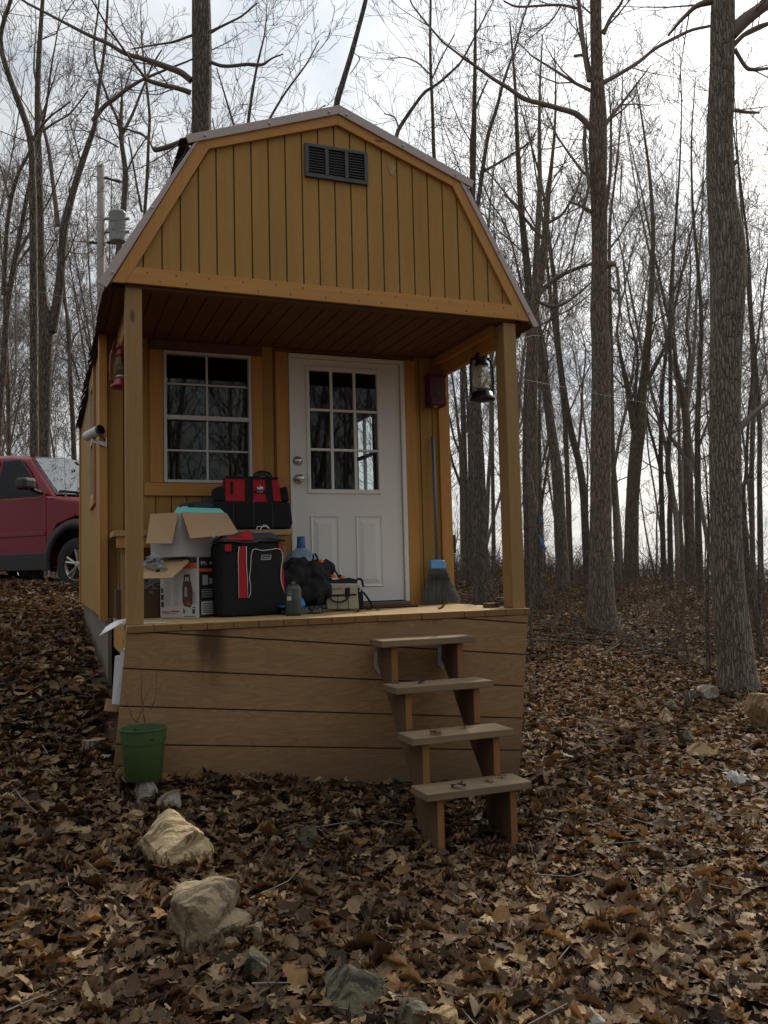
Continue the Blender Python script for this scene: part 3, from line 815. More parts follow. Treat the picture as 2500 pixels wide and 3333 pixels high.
# open top flap with a hand hole
P = lambda x,y,Y: np.array(on(*zb(x,y),'Y',Y))
outer = [P(-40,935,.50),P(200,870,.60),P(655,805,.56),P(375,1065,.38),P(-40,1072,.40)]
hole = [P(160,995,.44),P(200,955,.46),P(320,948,.45),P(330,960,.45),P(285,995,.43)]
ring_v = outer+hole
mb = MB(); mb.add(ring_v, [(0,1,6,5),(1,2,7,6),(2,8,7),(2,3,9,8),(3,4,5,9),(4,0,5)])
o = mb.build('flap', 'cardboard', hb, recalc=False); sm = o.modifiers.new('s','SOLIDIFY'); sm.thickness = .004

# upper carton with open flaps
A0 = P(480,800,.50)[:2]
Lx = np.array([-.80,.60]); Rx = np.array([.80,.60]); Lx /= np.linalg.norm(Lx); Rx = np.array([.93,.37]); Rx /= np.linalg.norm(Rx)
zb0, zb1 = H+.002, .640
uc = thing('open_carton', 'open white cardboard carton with brown flaps, stacked on the heater carton', 'carton', (A0[0],A0[1]+.12,zb0))
wl, wr = .20, .33
m = MB()
def wall(p, d, L):
    n = np.array([d[1],-d[0]])
    q = [p, p+d*L, p+d*L-n*.004, p-n*.004]
    m.prism([tuple(x) for x in q], lambda u,v,d_: (u,v,d_), zb0, zb1)
B_ = A0+Lx*wl; Cc = A0+Rx*wr; Dd = B_+Rx*wr
wall(A0,Lx,wl); wall(A0,Rx,wr); wall(B_,Rx,wr); wall(Cc,Lx,wl)
m.prism([tuple(A0),tuple(Cc),tuple(Dd),tuple(B_)], lambda u,v,d_: (u,v,d_), zb0, zb0+.004)
m.build('carton', 'white_carton', uc)
fl = MB(); q = [(*(B_),zb1),(*(A0+Lx*.01),zb1+.002),P(378,640,A0[1]-.05),P(62,640,A0[1]+.02)]
fl.add(q,[(0,1,2,3)]); o = fl.build('flap', 'cardboard', uc, recalc=False); o.modifiers.new('s','SOLIDIFY').thickness = .004
fl = MB(); q = [(*(A0+Rx*.01),zb1+.004),(*(Cc),zb1+.004),P(1200,525,A0[1]-.03),P(600,580,A0[1]-.10)]
fl.add(q,[(0,1,2,3)]); o = fl.build('flap', 'cardboard', uc, recalc=False); o.modifiers.new('s','SOLIDIFY').thickness = .004
tp = MB(); q = [P(868,512,A0[1]-.075),P(898,512,A0[1]-.075),P(903,562,A0[1]-.095),P(868,566,A0[1]-.095)]; tp.add(q,[(0,1,2,3)]); tp.build('tape', 'tan_canvas', uc, recalc=False)
def faceU(pts, off):
    n = np.array([Lx[1],-Lx[0]]); n = n if n @ np.array([-.3,-1.]) > 0 else -n
    return [(*(A0+Lx*(wl*(1-u))+n*off), v) for u,v in pts]
patch([rect(.30+.07*i,.335+.07*i,zb0+.03,zb0+.05+.012*((i*7)%3)) for i in range(4)]+[rect(.36,.40,zb0+.062,zb0+.075)], 'barcode_print', 'black_print', uc, .002, faceU)
cav = MB(); cav.blob((A0[0]+.10,A0[1]+.17,zb1-.055),.13,.1,.06,3,.3); cav.build('packing', 'grey_nylon', uc, smooth=True)

fo = thing('foam_sheet', 'pale turquoise foam block sticking out of the open carton', 'foam block', tuple(P(700,270,.68)))
fm = MB()
b4 = [P(375,305,.62),P(1050,282,.62),P(965,205,.66),P(440,190,.66)]; bk = [p+np.array([.02,.14,.0]) for p in b4]
fm.add(b4+bk, [(0,1,2,3),(4,7,6,5),(0,3,7,4),(1,5,6,2),(3,2,6,7),(0,4,5,1)]); fm.build('foam_sheet', 'teal_foam', fo, bevel=.006)
fm = MB(); k = P(540,190,.70); fm.box(k[0]-.018,k[0]+.018,.70,.76,k[2]-.03,k[2]+.006); fm.build('foam_lug', 'teal_foam', fo, bevel=.004)

pb = thing('plastic_bag', 'crumpled dark plastic bag lying behind the turquoise foam', 'plastic bag', tuple(P(720,170,.80)))
m = MB(); k = P(730,165,.84); m.blob((k[0],.84,k[2]-.03),.11,.055,.055,11,.35,4,4.0); k = P(270,290,.78); 
m.build('plastic_bag', 'grey_nylon', pb)

cb = thing('clear_bag', 'crumpled clear plastic bag bulging beside the left porch post', 'plastic bag', tuple(P(120,900,.5)))
m = MB(); k = P(130,865,.52); m.blob((k[0],.50,k[2]),.07,.06,.038,5,.5,4,5.0); m.build('clear_bag', 'clear_film', cb)
k = P(130,1190,.70); bc = thing('brown_carton', 'dark brown carton in the shade behind the left porch post', 'carton', (k[0],.84,0))
kk = P(222,1250,.76); m = MB().box(kk[0]-.26,kk[0]+.0,.77,.97,.001,kk[2]+.03); m.build('carton', 'dark_cardboard', bc, bevel=.003)
m = MB(); m.blob((kk[0]-.07,.83,kk[2]+.05),.09,.06,.06,9,.4,4,5.0); m.build('film_wrap', 'clear_film', bc)

# the soft cooler
FL = np.array([.60,.395]); FD = np.array([.965,.262]); FD /= np.linalg.norm(FD); ND = np.array([FD[1],-FD[0]])
cw, ch = .415, .455
ck = thing('soft_cooler', 'tall black and red soft cooler with white piping on the porch', 'cooler', (.8,.53,0))
def cf(u, z, off=0, back=0):
    p = FL+FD*(u*cw)+ND*off-ND*back; return (p[0],p[1],z)
m = MB(); nseg = 8
rows = []
for z,ins in [(.004,.006),(.03,0),(.15,-.004),(.32,-.006),(.43,.0),(ch,.008)]:
    rows.append([cf(ins/cw,z,-.012),cf(.10,z,.004-ins*.3),cf(.5,z,.016-ins),cf(.9,z,.006-ins),cf(1-ins/cw,z,-.014),cf(1-ins/cw,z,0,.19),cf(ins/cw,z,0,.19)])
n = 7; vs = sum(rows, []); fs = [(i*n+k,i*n+(k+1)%n,(i+1)*n+(k+1)%n,(i+1)*n+k) for i in range(len(rows)-1) for k in range(n)]+[tuple(range(n)),tuple((len(rows)-1)*n+k for k in range(n))]
m.add(vs, fs); m.build('cooler_body', 'black_nylon', ck, bevel=.012, seg=3)
# lid: arched red end and grey top
lid = MB(); rows = []
for u,zt in [(0.0,.475),(.12,.50),(.32,.522),(.44,.525),(.6,.515),(.85,.52),(1.0,.488)]:
    rows.append([cf(u,ch+.003,.012),cf(u,(ch+zt)/2,.004),cf(u,zt,-.05),cf(u,zt,-.14),cf(u,ch+.003,0,.18)])
n = 5; vs = sum(rows, []); fs = [(i*n+k,i*n+(k+1)%n,(i+1)*n+(k+1)%n,(i+1)*n+k) for i in range(len(rows)-1) for k in range(n)]+[tuple(range(n)),tuple((len(rows)-1)*n+k for k in range(n))]
lid.add(vs, fs); ld = lid.build('lid', 'grey_nylon', ck, bevel=.008)
rp = MB(); rp.add([cf(.03,ch+.012,.020),cf(.06,ch+.028,.016),cf(.20,.492,.018),cf(.33,.524,.008),cf(.38,.532,.004),cf(.44,.505,.012),cf(.47,ch+.010,.020)],[(0,1,2,3,4,5,6)])
o = rp.build('lid_panel', 'red_nylon', ld, recalc=False); o.modifiers.new('s','SOLIDIFY').thickness = .006
def onf(pts, off, z=None): return [cf(u,zz,off+.012*(1-(2*u-1)**2)) for u,zz in pts]
def fpipe(pts, r, name, mat, off=.012): MB().tube(onf(pts,off), r, 6).build(name, mat, ck, smooth=True)
fpipe([(.0,ch+.004),(.15,ch+.006),(.3,ch-.004),(.5,ch+.0),(.68,ch+.028),(.85,ch+.018),(1.0,ch+.012)], .006, 'zip', 'grey_nylon', .016)
sub = MB()
for i in range(6):
    u0,u1 = .205,.345
# red vertical band left of the pocket
q = [(.205,.115),(.345,.115),(.345,.28),(.335,.43),(.225,.43),(.205,.38)]
rp = MB(); rp.add(onf(q,.008),[tuple(range(6))]); o = rp.build('red_band', 'red_nylon', ck, recalc=False); o.modifiers.new('s','SOLIDIFY').thickness = .004
fpipe([(.22,.428),(.203,.38),(.203,.115)], .0023, 'piping', 'white_piping'); fpipe([(.335,.43),(.332,.32),(.345,.22),(.345,.115)], .0023, 'piping', 'white_piping')
fpipe([(.355,.115),(.39,.14),(.395,.19),(.375,.235),(.40,.30),(.41,.37),(.435,.405),(.47,.413),(.60,.402),(.74,.408),(.86,.415),(.925,.408),(.955,.38),(.955,.34),(.925,.29),(.915,.24),(.93,.19),(.985,.13)], .0026, 'piping', 'white_piping')
rp = MB(); q = [(.945,.33),(.975,.28),(.985,.20),(.985,.15),(.935,.19),(.92,.24),(.93,.29)]; rp.add(onf(q,.009),[tuple(range(7))]); rp.build('side_band', 'red_nylon', ck, recalc=False)
rp = MB(); rp.add(onf([(.0,.40),(.10,.40),(.10,.445),(.0,.44)],.012),[(0,1,2,3)]); rp.build('corner_tab', 'red_nylon', ck, recalc=False); rp = MB(); rp.add(onf([(.89,.412),(.945,.412),(.93,.445),(.885,.445)],.012),[(0,1,2,3)]); rp.build('corner_tab', 'red_nylon', ck, recalc=False)
c = np.array(cf(.66,.36,.024)); uxx = np.array([FD[0],FD[1],0])
lo_ = [(-.036,-.014),(.030,-.014),(.036,.014),(-.030,.014)]
m = MB()
for i in range(4):
    a_, b_ = np.array(lo_[i]), np.array(lo_[(i+1)%4]); pts = [c+uxx*a_[0]+np.array([0,0,a_[1]]), c+uxx*b_[0]+np.array([0,0,b_[1]])]; m.tube(pts, .0016, 5)
m.build('logo_frame', 'white_piping', ck)
put_text('logo_text', 'Coleman', .020, tuple(c), tuple(uxx), (0,0,1), 'white_piping', ck, .054, .2)
m = MB(); m.tube([cf(.56,.535,-.02),cf(.58,.555,-.02),cf(.66,.552,-.02),cf(.72,.556,-.02),cf(.78,.54,-.02)], .003, 6); m.tube([cf(.6,.53,-.0),cf(.62,.545,-.0),cf(.66,.562,-.0),cf(.71,.56,-.0),cf(.75,.545,-.0)], .0025, 6); m.build('lid_cord', 'white_piping', ck)
m = MB(); m.blob(cf(.97,.05,-.02),.055,.05,.055,21,.3); m.blob(cf(1.0,.09,-.05),.05,.05,.08,22,.3); m.build('loose_strap_bundle', 'black_nylon', ck, smooth=True)

# water jug
jc = on(*zd(522,1050),'Y',.88)
jg = thing('water_jug', 'blue five gallon plastic water jug standing against the door', 'water jug', (jc[0],.88,0))
jx = jc[0]; m = MB()
pr = [(.03,.001),(.115,.001),(.128,.02),(.128,.09),(.123,.10),(.128,.11),(.128,.20),(.123,.21),(.128,.22),(.128,.30),(.118,.335),(.092,.362),(.055,.384),(.034,.40)]
jz = jc[2]-.0; k = (on(*zd(520,990),'Y',.88)[2])/.475
m.lathe([(r,z*k) for r,z in pr],(jx,.88,0),32,True); m.build('jug_body', 'jug_plastic', jg, smooth=True)
m = MB(); m.lathe([(.034,.40*k),(.030,.405*k),(.032,.412*k),(.028,.42*k),(.027,.474*k),(.024,.475*k)],(jx,.88,0),28); m.build('jug_neck', 'jug_neck', jg, smooth=True)

# black duffel heap
dfl = thing('duffel_bag', 'slumped black duffel bag heaped in front of the water jug', 'duffel bag', (1.15,.66,0))
m = MB()
for (x,y,rw,rh,Y,s) in [(560,1500,270,150,.66,1),(270,1640,190,180,.60,2),(700,1500,230,150,.70,3),(600,1740,290,180,.62,4),(480,1390,190,75,.70,5),(360,1790,260,140,.60,6),(790,1440,120,70,.70,8),(700,1640,180,190,.64,9),(450,1560,240,170,.63,10)]:
    k = on(*zd(x,y),'Y',Y); sc_ = 4.0225*2829/5.45
    m.blob((k[0],Y,max(k[2],rh/sc_*.8)), rw/sc_, .085, rh/sc_, 30+s, .2, 3, 2.6)
d_ = m.build('bag_body', 'black_nylon', dfl, smooth=True)
rm = d_.modifiers.new('merge','REMESH'); rm.mode = 'VOXEL'; rm.voxel_size = .008; rm.use_smooth_shade = True
sm_ = d_.modifiers.new('soft','SMOOTH'); sm_.iterations = 12; sm_.factor = .6
for nm_, sz_, st_v in (('fold', .09, .030),('crease', .03, .010)):
    tx = bpy.data.textures.new(nm_, 'MUSGRAVE' if nm_ == 'fold' else 'CLOUDS'); tx.noise_scale = sz_
    dp = d_.modifiers.new(nm_,'DISPLACE'); dp.texture = tx; dp.strength = st_v; dp.mid_level = .5
m = MB(); 
for a_ in ([(300,1480),(380,1560),(430,1600)],[(640,1640),(600,1720),(560,1820)]): m.tube([on(*zd(x,y),'Y',.545) for x,y in a_], .006, 6)
m.build('strap', 'grey_nylon', dfl, smooth=True)
# orange clamps and black cable on top
jm = thing('jumper_cable', 'orange handled clamps and black cable lying on top of the bags', 'cable', tuple(on(*zd(950,1510),'Y',.66)))
for x,y,w,h in ((775,1320,42,24),(940,1510,50,24),(1055,1525,38,20)):
    m = MB(); k = on(*zd(x,y),'Y',.66); s_ = 4.0225*2829/5.45
    m.blob((k[0],.66,k[2]),w/s_*1.05,.03,h/s_*1.15,40+x,.2,2); m.build('clamp', 'orange_plastic', jm, smooth=True)
for pts in ([(680,1310),(685,1230),(705,1215),(730,1250),(745,1310)],[(905,1420),(930,1480),(930,1430),(960,1425),(1000,1490),(1020,1530)],[(1020,1520),(1035,1490),(1050,1510)]):
    m = MB(); m.tube([on(*zd(x,y),'Y',.655) for x,y in pts], .0065, 7); m.build('cable', 'black_nylon', jm, smooth=True)

# tan tool bag
tb = thing('canvas_bag', 'small tan and black canvas tool bag with straps in front of the door', 'tool bag', (1.42,.66,0))
Yt = .60
def T(x,y,Y=Yt): return tuple(on(*zd(x,y),'Y',Y))
m = MB(); fr = [T(862,1948),T(1285,1948),T(1262,1620),T(800,1600),T(850,1760)]; fr = [(a_,b_,max(c_,.002)) for a_,b_,c_ in fr]
bk = [(a_+.02,b_+.13,c_) for a_,b_,c_ in fr]; n = 5
m.add(fr+bk,[tuple(range(5)),tuple(range(9,4,-1))]+[(i,(i+1)%5,5+(i+1)%5,5+i) for i in range(5)]); m.build('bag_body', 'tan_canvas', tb, bevel=.01, seg=3)
m = MB(); fr = [T(790,1606,Yt+.01),T(1255,1606,Yt+.01),T(1275,1555,Yt+.03),T(1160,1530,Yt+.04),T(1100,1545,Yt+.04),T(830,1575,Yt+.03)]
bk = [(a_+.01,b_+.09,c_) for a_,b_,c_ in fr]; m.add(fr+bk,[tuple(range(6)),tuple(range(11,5,-1))]+[(i,(i+1)%6,6+(i+1)%6,6+i) for i in range(6)]); m.build('top_flap', 'black_nylon', tb, bevel=.006)
TP = lambda p,off: [T(x,y,Yt-off) for x,y in p]
patch([[(1000,1950),(1008,1950),(1006,1760),(1000,1760)],[(1140,1950),(1148,1950),(1145,1760),(1138,1760)],[(860,1755),(1250,1740),(1252,1760),(862,1780)]], 'seam', 'black_nylon', tb, .004, TP)
patch([[(1098,1665),(1165,1660),(1160,1780),(1100,1785)],[(790,1665),(880,1655),(905,1770),(860,1800),(810,1790)]], 'strap_patch', 'black_nylon', tb, .006, TP)
MB().tube([T(x,y,Yt-.014) for x,y in [(895,1755),(905,1800),(940,1835),(1000,1850),(1060,1846),(1110,1825),(1135,1780)]], .0055, 7).build('handle', 'black_nylon', tb, smooth=True)
c = T(978,1675,Yt-.005); put_text('brand_text', 'Essentials', .02, c, (1,0,0), (0,0,1), 'black_print', tb, .088)
m = MB(); q = T(770,1755,Yt-.01); onY(m,[(.0165,0),(.0165,.006),(.002,.008)],q,20); m.build('round_badge', 'white_piping', tb, smooth=True)
m = MB(); m.prism([(a_,max(c_,.001)) for a_,b_,c_ in [T(715,1900,Yt+.02),T(850,1925,Yt+.02),T(850,1790,Yt+.02),T(725,1830,Yt+.02)]], XZ(Yt+.02),0,.05); m.build('end_pocket', 'tan_canvas', tb, bevel=.006)
m = MB(); m.prism([(a_,max(c_,.001)) for a_,b_,c_ in [T(705,1720,Yt+.01),T(850,1700,Yt+.01),T(860,1800,Yt+.01),T(730,1810,Yt+.01)]], XZ(Yt+.012),0,.06); m.build('end_flap', 'black_nylon', tb, bevel=.008)
m = MB(); e = [T(1285,1950),T(1365,1950),T(1350,1700),T(1320,1660),T(1265,1700)]; e = [(a_,b_+.02,max(c_,.002)) for a_,b_,c_ in e]; m.prism([(a_,c_) for a_,b_,c_ in e], XZ(Yt+.02),0,.09); m.build('end_panel', 'black_nylon', tb, bevel=.008)
m = MB(); m.tube([T(x,y,Yt+.03) for x,y in [(1340,1720),(1390,1790),(1440,1860),(1455,1915),(1430,1945),(1370,1950)]], .007, 6); m.tube([T(x,y,Yt+.05) for x,y in [(1260,1550),(1300,1545),(1325,1570),(1330,1620),(1345,1645)]], .008, 6); m.build('shoulder_strap', 'black_nylon', tb, smooth=True)
m = MB(); m.tube([T(x,y,Yt-.004) for x,y in [(1285,1620),(1300,1680),(1290,1715)]], .006, 6); m.build('buckle', 'lantern_silver', tb)

# propane cylinder
pc_ = thing('propane_cylinder', 'small dark green camp gas cylinder standing at the porch edge', 'gas cylinder', (1.0,.30,0))
m = MB(); m.lathe([(.040,.001),(.049,.006),(.050,.02),(.050,.155),(.046,.172),(.034,.186),(.018,.193),(.014,.195),(.014,.205),(.010,.207)],(1.0,.30,0),28); cyl = m.build('cylinder', 'camp_green', pc_, smooth=True)
def cyl_patch(a0,a1,z0,z1,r=.0508,n=6):
    m = MB(); vs = []; 
    for i in range(n+1):
        a_ = R(a0+(a1-a0)*i/n); vs += [(1.0+r*math.sin(a_),.30-r*math.cos(a_),z0),(1.0+r*math.sin(a_),.30-r*math.cos(a_),z1)]
    return vs, [(2*i,2*i+2,2*i+3,2*i+1) for i in range(n)]
m = MB(); m.add(*cyl_patch(-62,-28,.094,.118)); m.build('bar_label', 'white_carton', pc_, recalc=False)
m = MB()
for j in range(7): m.add(*cyl_patch(-5,50+(j*13)%18,.098+j*.008,.1015+j*.008))
m.add(*cyl_patch(-55,-20,.125,.152)); m.build('label_lines', 'label_print', pc_, recalc=False)

# clear tackle box with blue lid
tk = thing('tackle_box', 'low clear plastic parts box with a blue lid beside the gas cylinder', 'parts box', (1.08,.46,0))
MB().box(.955,1.225,.40,.53,.001,.046).build('box_body', 'clear_box', tk, bevel=.004)
rg = np.random.RandomState(8); m = MB()
for i in range(60): 
    x,y,z = rg.uniform(.965,1.215),rg.uniform(.41,.52),rg.uniform(.008,.032); m.box(x-.008,x+.008,y-.006,y+.006,z-.004,z+.005)
m.build('small_parts', 'galvanized', tk)
MB().box(.953,1.10,.398,.532,.0465,.056).build('lid', 'blue_plastic', tk, bevel=.003)
MB().box(1.10,1.227,.398,.532,.0465,.051).build('clear_lid', 'clear_box', tk, bevel=.002)
bp = thing('blue_bag', 'bright blue plastic wrapper tucked behind the gas cylinder', 'wrapper', tuple(on(*zd(560,1850),'Y',.45)))
m = MB(); q = [on(*zd(x,y),'Y',Y) for x,y,Y in [(525,1900,.40),(580,1890,.44),(570,1840,.46),(540,1790,.44),(520,1850,.40)]]; m.add(q,[(0,1,2,3,4)]); o = m.build('blue_bag', 'blue_plastic', bp, recalc=False); o.modifiers.new('s','SOLIDIFY').thickness = .012

# door mat
mt = tag(MB().box(1.42,2.02,.74,1.03,.001,.013).build('doormat', 'doormat', None, bevel=.004), 'dark brown rectangular doormat lying before the white door', 'doormat')
# broom
br = thing('broom', 'blue headed corn broom leaning upright against the wall', 'broom', (2.34,1.0,0))
bt = on(*z4(938,772),'Y',1.06); bn = on(*z4(964,1512),'Y',1.0)
MB().tube([bt, bt*.5+bn*.5, bn], .0125, 12).build('handle', 'broom_handle', br, smooth=True)
hq = pl(z4, [(920,1522),(945,1515),(985,1515),(1008,1522),(1014,1577),(921,1572)], .985); MB().prism(hq, XZ(.965), 0, .05).build('head', 'broom_blue', br, bevel=.006)
m = MB(); rg = np.random.RandomState(6)
top = pl(z4,[(922,1570),(1013,1575)],.985); bot = pl(z4,[(874,1764),(1098,1764)],.98)
for i in range(340):
    u = rg.rand(); y = rg.uniform(.955,1.02)
    x0_ = top[0][0]+(top[1][0]-top[0][0])*u; x1_ = bot[0][0]+(bot[1][0]-bot[0][0])*u+rg.normal(0,.006)
    z1_ = .008+abs(rg.normal(0,.012)); ys = .96+rg.rand()*.045
    xm_ = x0_*.55+x1_*.45
    m.tube([(x0_,ys,top[0][1]+.005),(xm_,ys*.5+y*.5,top[0][1]*.55+z1_*.45),(x1_,y-.01,z1_)], .0016, 4, False)
bs = m.build('bristles', 'bristle', br)
m = MB()
for dz in (.045,.065,.08):
    t_ = dz/top[0][1]; xl = top[0][0]+(bot[0][0]-top[0][0])*t_*.8; xr = top[1][0]+(bot[1][0]-top[1][0])*t_*.8
    m.box(xl-.002,xr+.002,.950,.953,top[0][1]-dz-.002,top[0][1]-dz+.002)
m.build('stitching', 'black_nylon', br)

# red birdhouse box on the wall
bh = thing('birdhouse', 'dark red wooden box with a round hole hung beside the door', 'birdhouse', (2.33,1.02,1.48))
MB().box(2.262,2.392,.975,YW-.02,1.478,1.70).build('box', 'birdhouse_red', bh, bevel=.003)
MB().box(2.254,2.402,.955,YW-.018,1.7005,1.716).build('roof', 'birdhouse_red', bh, bevel=.003)
m = MB(); onY(m,[(.017,0),(.017,.002),(.002,.0025)],(2.325,.974,1.572),20); m.build('hole', 'black_print', bh)
MB().box(2.27,2.39,.965,.9745,1.487,1.545).build('front_panel', 'birdhouse_red', bh, bevel=.002)
MB().box(2.296,2.325,.985,1.0,1.468,1.4775).build('pale_block', 'cardboard', bh)

# hurricane lanterns
def lantern(name, label, c, body, r=1.0, glass='lantern_glass'):
    """c = centre of the base; about 0.3 tall"""
    t = thing(name, label, 'lantern', c, 'hurricane lanterns hanging on the porch')
    x,y,z = c; L = lambda pr: [(a_*r, b_*r) for a_,b_ in pr]
    m = MB(); m.lathe(L([(.02,.0),(.068,.004),(.07,.014),(.058,.026),(.054,.046),(.044,.052)]),(x,y,z),26); m.build('fuel_tank', body, t, smooth=True)
    m = MB(); m.lathe(L([(.030,.052),(.032,.062),(.040,.066),(.041,.073),(.024,.076)]),(x,y,z),24); m.build('burner', 'lantern_silver', t, smooth=True)
    m = MB(); m.lathe(L([(.032,.074),(.046,.095),(.048,.12),(.040,.16),(.033,.195)]),(x,y,z),26,True); m.build('globe', glass, t, smooth=True)
    m = MB(); m.lathe(L([(.038,.193),(.040,.20),(.030,.215),(.030,.24),(.036,.243),(.034,.258),(.016,.27),(.012,.28)]),(x,y,z),24); m.build('chimney', body, t, smooth=True)
    for s in (-1,1):
        m = MB(); m.tube([(x+s*r*a_, y, z+r*b_) for a_,b_ in [(.05,.02),(.066,.05),(.068,.12),(.066,.19),(.058,.222),(.034,.236)]], .0075*r, 8); m.build('side_tube', body, t, smooth=True)
    m = MB(); n_ = 13; m.tube([(x+r*.06*math.cos(a_), y-.01, z+r*(.215+.10*math.sin(a_))) for a_ in np.linspace(0,math.pi,n_)], .002, 5); m.build('bail', body, t)
    m = MB(); m.tube([(x-r*.045,y-r*.03,z+r*.12),(x,y-r*.05,z+r*.135),(x+r*.045,y-r*.03,z+r*.12)], .0015, 5); m.tube([(x-r*.03,y-r*.04,z+r*.10),(x+r*.03,y-r*.04,z+r*.16)], .0015, 5); m.build('guard_wire', body, t)
    return t
k = on(1571,1306,'Y',.42); kt = on(1563,1150,'Y',.42)
rr = (kt[2]-k[2])/.262
lan = lantern('lantern', 'black hurricane lantern hanging from the right porch beam', (k[0],.42,k[2]), 'lantern_black', rr)
MB().tube([(k[0],.42,k[2]+rr*.31),(k[0]-.01,.40,1.80),(2.36-.02,.38,1.805)], .0018, 5).build('hook', 'lantern_black', lan)
k = on(400,1265,'Y',.80); kt = on(400,1110,'Y',.80); rr = (kt[2]-k[2])/.285
lan = lantern('lantern', 'red hurricane lantern half hidden behind the left porch post', (k[0],.80,k[2]), 'lantern_red', rr, 'window_glass')
MB().tube([(k[0],.79,k[2]+rr*.31),(k[0],.79,1.857)], .0018, 5).build('hook', 'lantern_black', lan)

# security camera
sc_b = on(345,1440,'Y',YW-.06)
cm = thing('security_camera', 'white and black bullet security camera on the left corner board', 'security camera', tuple(sc_b))
x,y,z = sc_b; ex = x-.078
MB().box(x-.003,x+.004,y-.02,y+.02,z-.034,z+.03).build('mount_plate', 'camera_white', cm, bevel=.003)
m = MB(); m.add([(x-.003,y-.01,z-.028),(x-.003,y+.01,z-.028),(x-.003,y+.01,z+.004),(x-.003,y-.01,z+.004),(ex,y-.008,z-.004),(ex,y+.008,z-.004),(ex,y+.008,z+.008),(ex,y-.008,z+.008)],[(0,1,2,3),(4,7,6,5),(0,4,5,1),(1,5,6,2),(2,6,7,3),(3,7,4,0)]); m.box(ex-.014,ex,y-.011,y+.011,z-.006,z+.022)
m.build('arm', 'camera_white', cm, bevel=.002)
cc = np.array([ex+.006,y,z+.062]); fd = np.array([.55,-.80,.20]); fd /= np.linalg.norm(fd)
MB().tube([cc-fd*.085,cc+fd*.05],[.031,.033],20).build('barrel', 'camera_white', cm, smooth=False, bevel=.004)
MB().tube([cc+fd*.0505,cc+fd*.066],[.0335,.034],20).build('lens_hood', 'camera_dark', cm)
MB().tube([cc+fd*.0662,cc+fd*.068],[.028,.028],20).build('lens_window', 'black_gloss', cm)
MB().tube([cc-np.array([0,0,.03]),(ex-.005,y,z+.02)], .011, 12).build('swivel', 'camera_dark', cm)
MB().tube([cc-fd*.03-np.array([0,0,.03]),(ex+.03,y,z+.044),(ex+.062,y,z+.034),(x-.006,y,z+.006)], .003, 6).build('cable', 'black_nylon', cm)

# papers, board and blocks at the left edge of the deck
pp = thing('paper_sheet', 'curled white paper sheet hanging over the left deck edge', 'paper', (-.02,.12,.0))
q = [on(322,2070,'Y',-.02),on(345,2040,'Y',.04),on(372,2023,'Y',.12),on(411,2013,'Y',.17),on(411,2024,'Y',.06),on(390,2032,'Y',.03),on(360,2050,'Y',-.01)]
m = MB(); m.add(q,[(0,1,6),(1,2,5,6),(2,3,4,5)]); o = m.build('paper_sheet', 'paper', pp, recalc=False, smooth=True); o.modifiers.new('s','SOLIDIFY').thickness = .001
m = MB(); m.add([(.09,.11,.003),(.21,.06,.003),(.22,.12,.003),(.09,.18,.003)],[(0,1,2,3)]); tag(m.build('paper_sheet', 'paper', None, recalc=False), 'flat white paper sheet lying on the deck right of the left post', 'paper')
fb = thing('foam_board', 'white foam board leaning in the gap under the left deck edge', 'foam board', tuple(on(380,2295,'Y',.12)))
m = MB(); q = [on(374,2136,'Y',.10),on(389,2134,'Y',.10),on(398,2112,'Y',.10),on(416,2112,'Y',.10),on(402,2296,'Y',.06),on(364,2292,'Y',.06)]
m.add(q+[p+np.array([.01,.03,0]) for p in q],[tuple(range(6)),tuple(range(11,5,-1))]+[(i,(i+1)%6,6+(i+1)%6,6+i) for i in range(6)]); m.build('foam_board', 'paper', fb, bevel=.002)
wb = thing('wood_block', 'short brown wood offcut on the leaves below the white foam board', 'wood block', tuple(on(365,2315,'Y',.10)))
m = MB(); q = [on(337,2314,'Y',.10),on(346,2272,'Y',.14),on(392,2280,'Y',.14),on(394,2319,'Y',.10)]; m.add(q+[p+np.array([.01,.06,-.03]) for p in q],[(0,1,2,3),(7,6,5,4),(0,4,5,1),(1,5,6,2),(2,6,7,3),(3,7,4,0)]); m.build('wood_block', 'cut_wood', wb, bevel=.003)
wb = thing('wood_block', 'small dark wood block on the right end of the deck', 'wood block', (2.23,.2,0))
k = on(1603,1978,'Z',0); MB().box(k[0]-.04,k[0]+.05,k[1]-.02,k[1]+.06,.001,.030).build('wood_block', 'stringer_board', wb, bevel=.003)
gj = thing('glass_jar', 'dusty glass jar lying at the foot of the right porch post', 'jar', (2.28,.12,0))
kk = on(1638,1978,'Z',0); m = MB(); m.tube([(kk[0]-.04,kk[1]+.02,.035),(kk[0]-.035,kk[1]+.02,.035),(kk[0]+.03,kk[1]+.0,.035),(kk[0]+.045,kk[1]-.005,.033),(kk[0]+.06,kk[1]-.01,.033)],[.02,.033,.034,.026,.025],16); m.build('jar_body', 'clear_box', gj, smooth=True)
MB().tube([(kk[0]+.058,kk[1]-.01,.033),(kk[0]+.07,kk[1]-.012,.033)], .027, 16).build('jar_lid', 'lantern_silver', gj)
mx = thing('meter_box', 'small black metal box on the right outer wall', 'utility box', (2.50,1.3,.35)); k = on(1467,1785,'X',2.466)
MB().box(2.466,2.53,1.16,1.24,.38,.52).build('box', 'truck_black', mx, bevel=.004)
MB().tube([(2.49,1.2,.38),(2.49,1.2,-.9)], .012, 8).build('conduit', 'galvanized', mx, smooth=True)

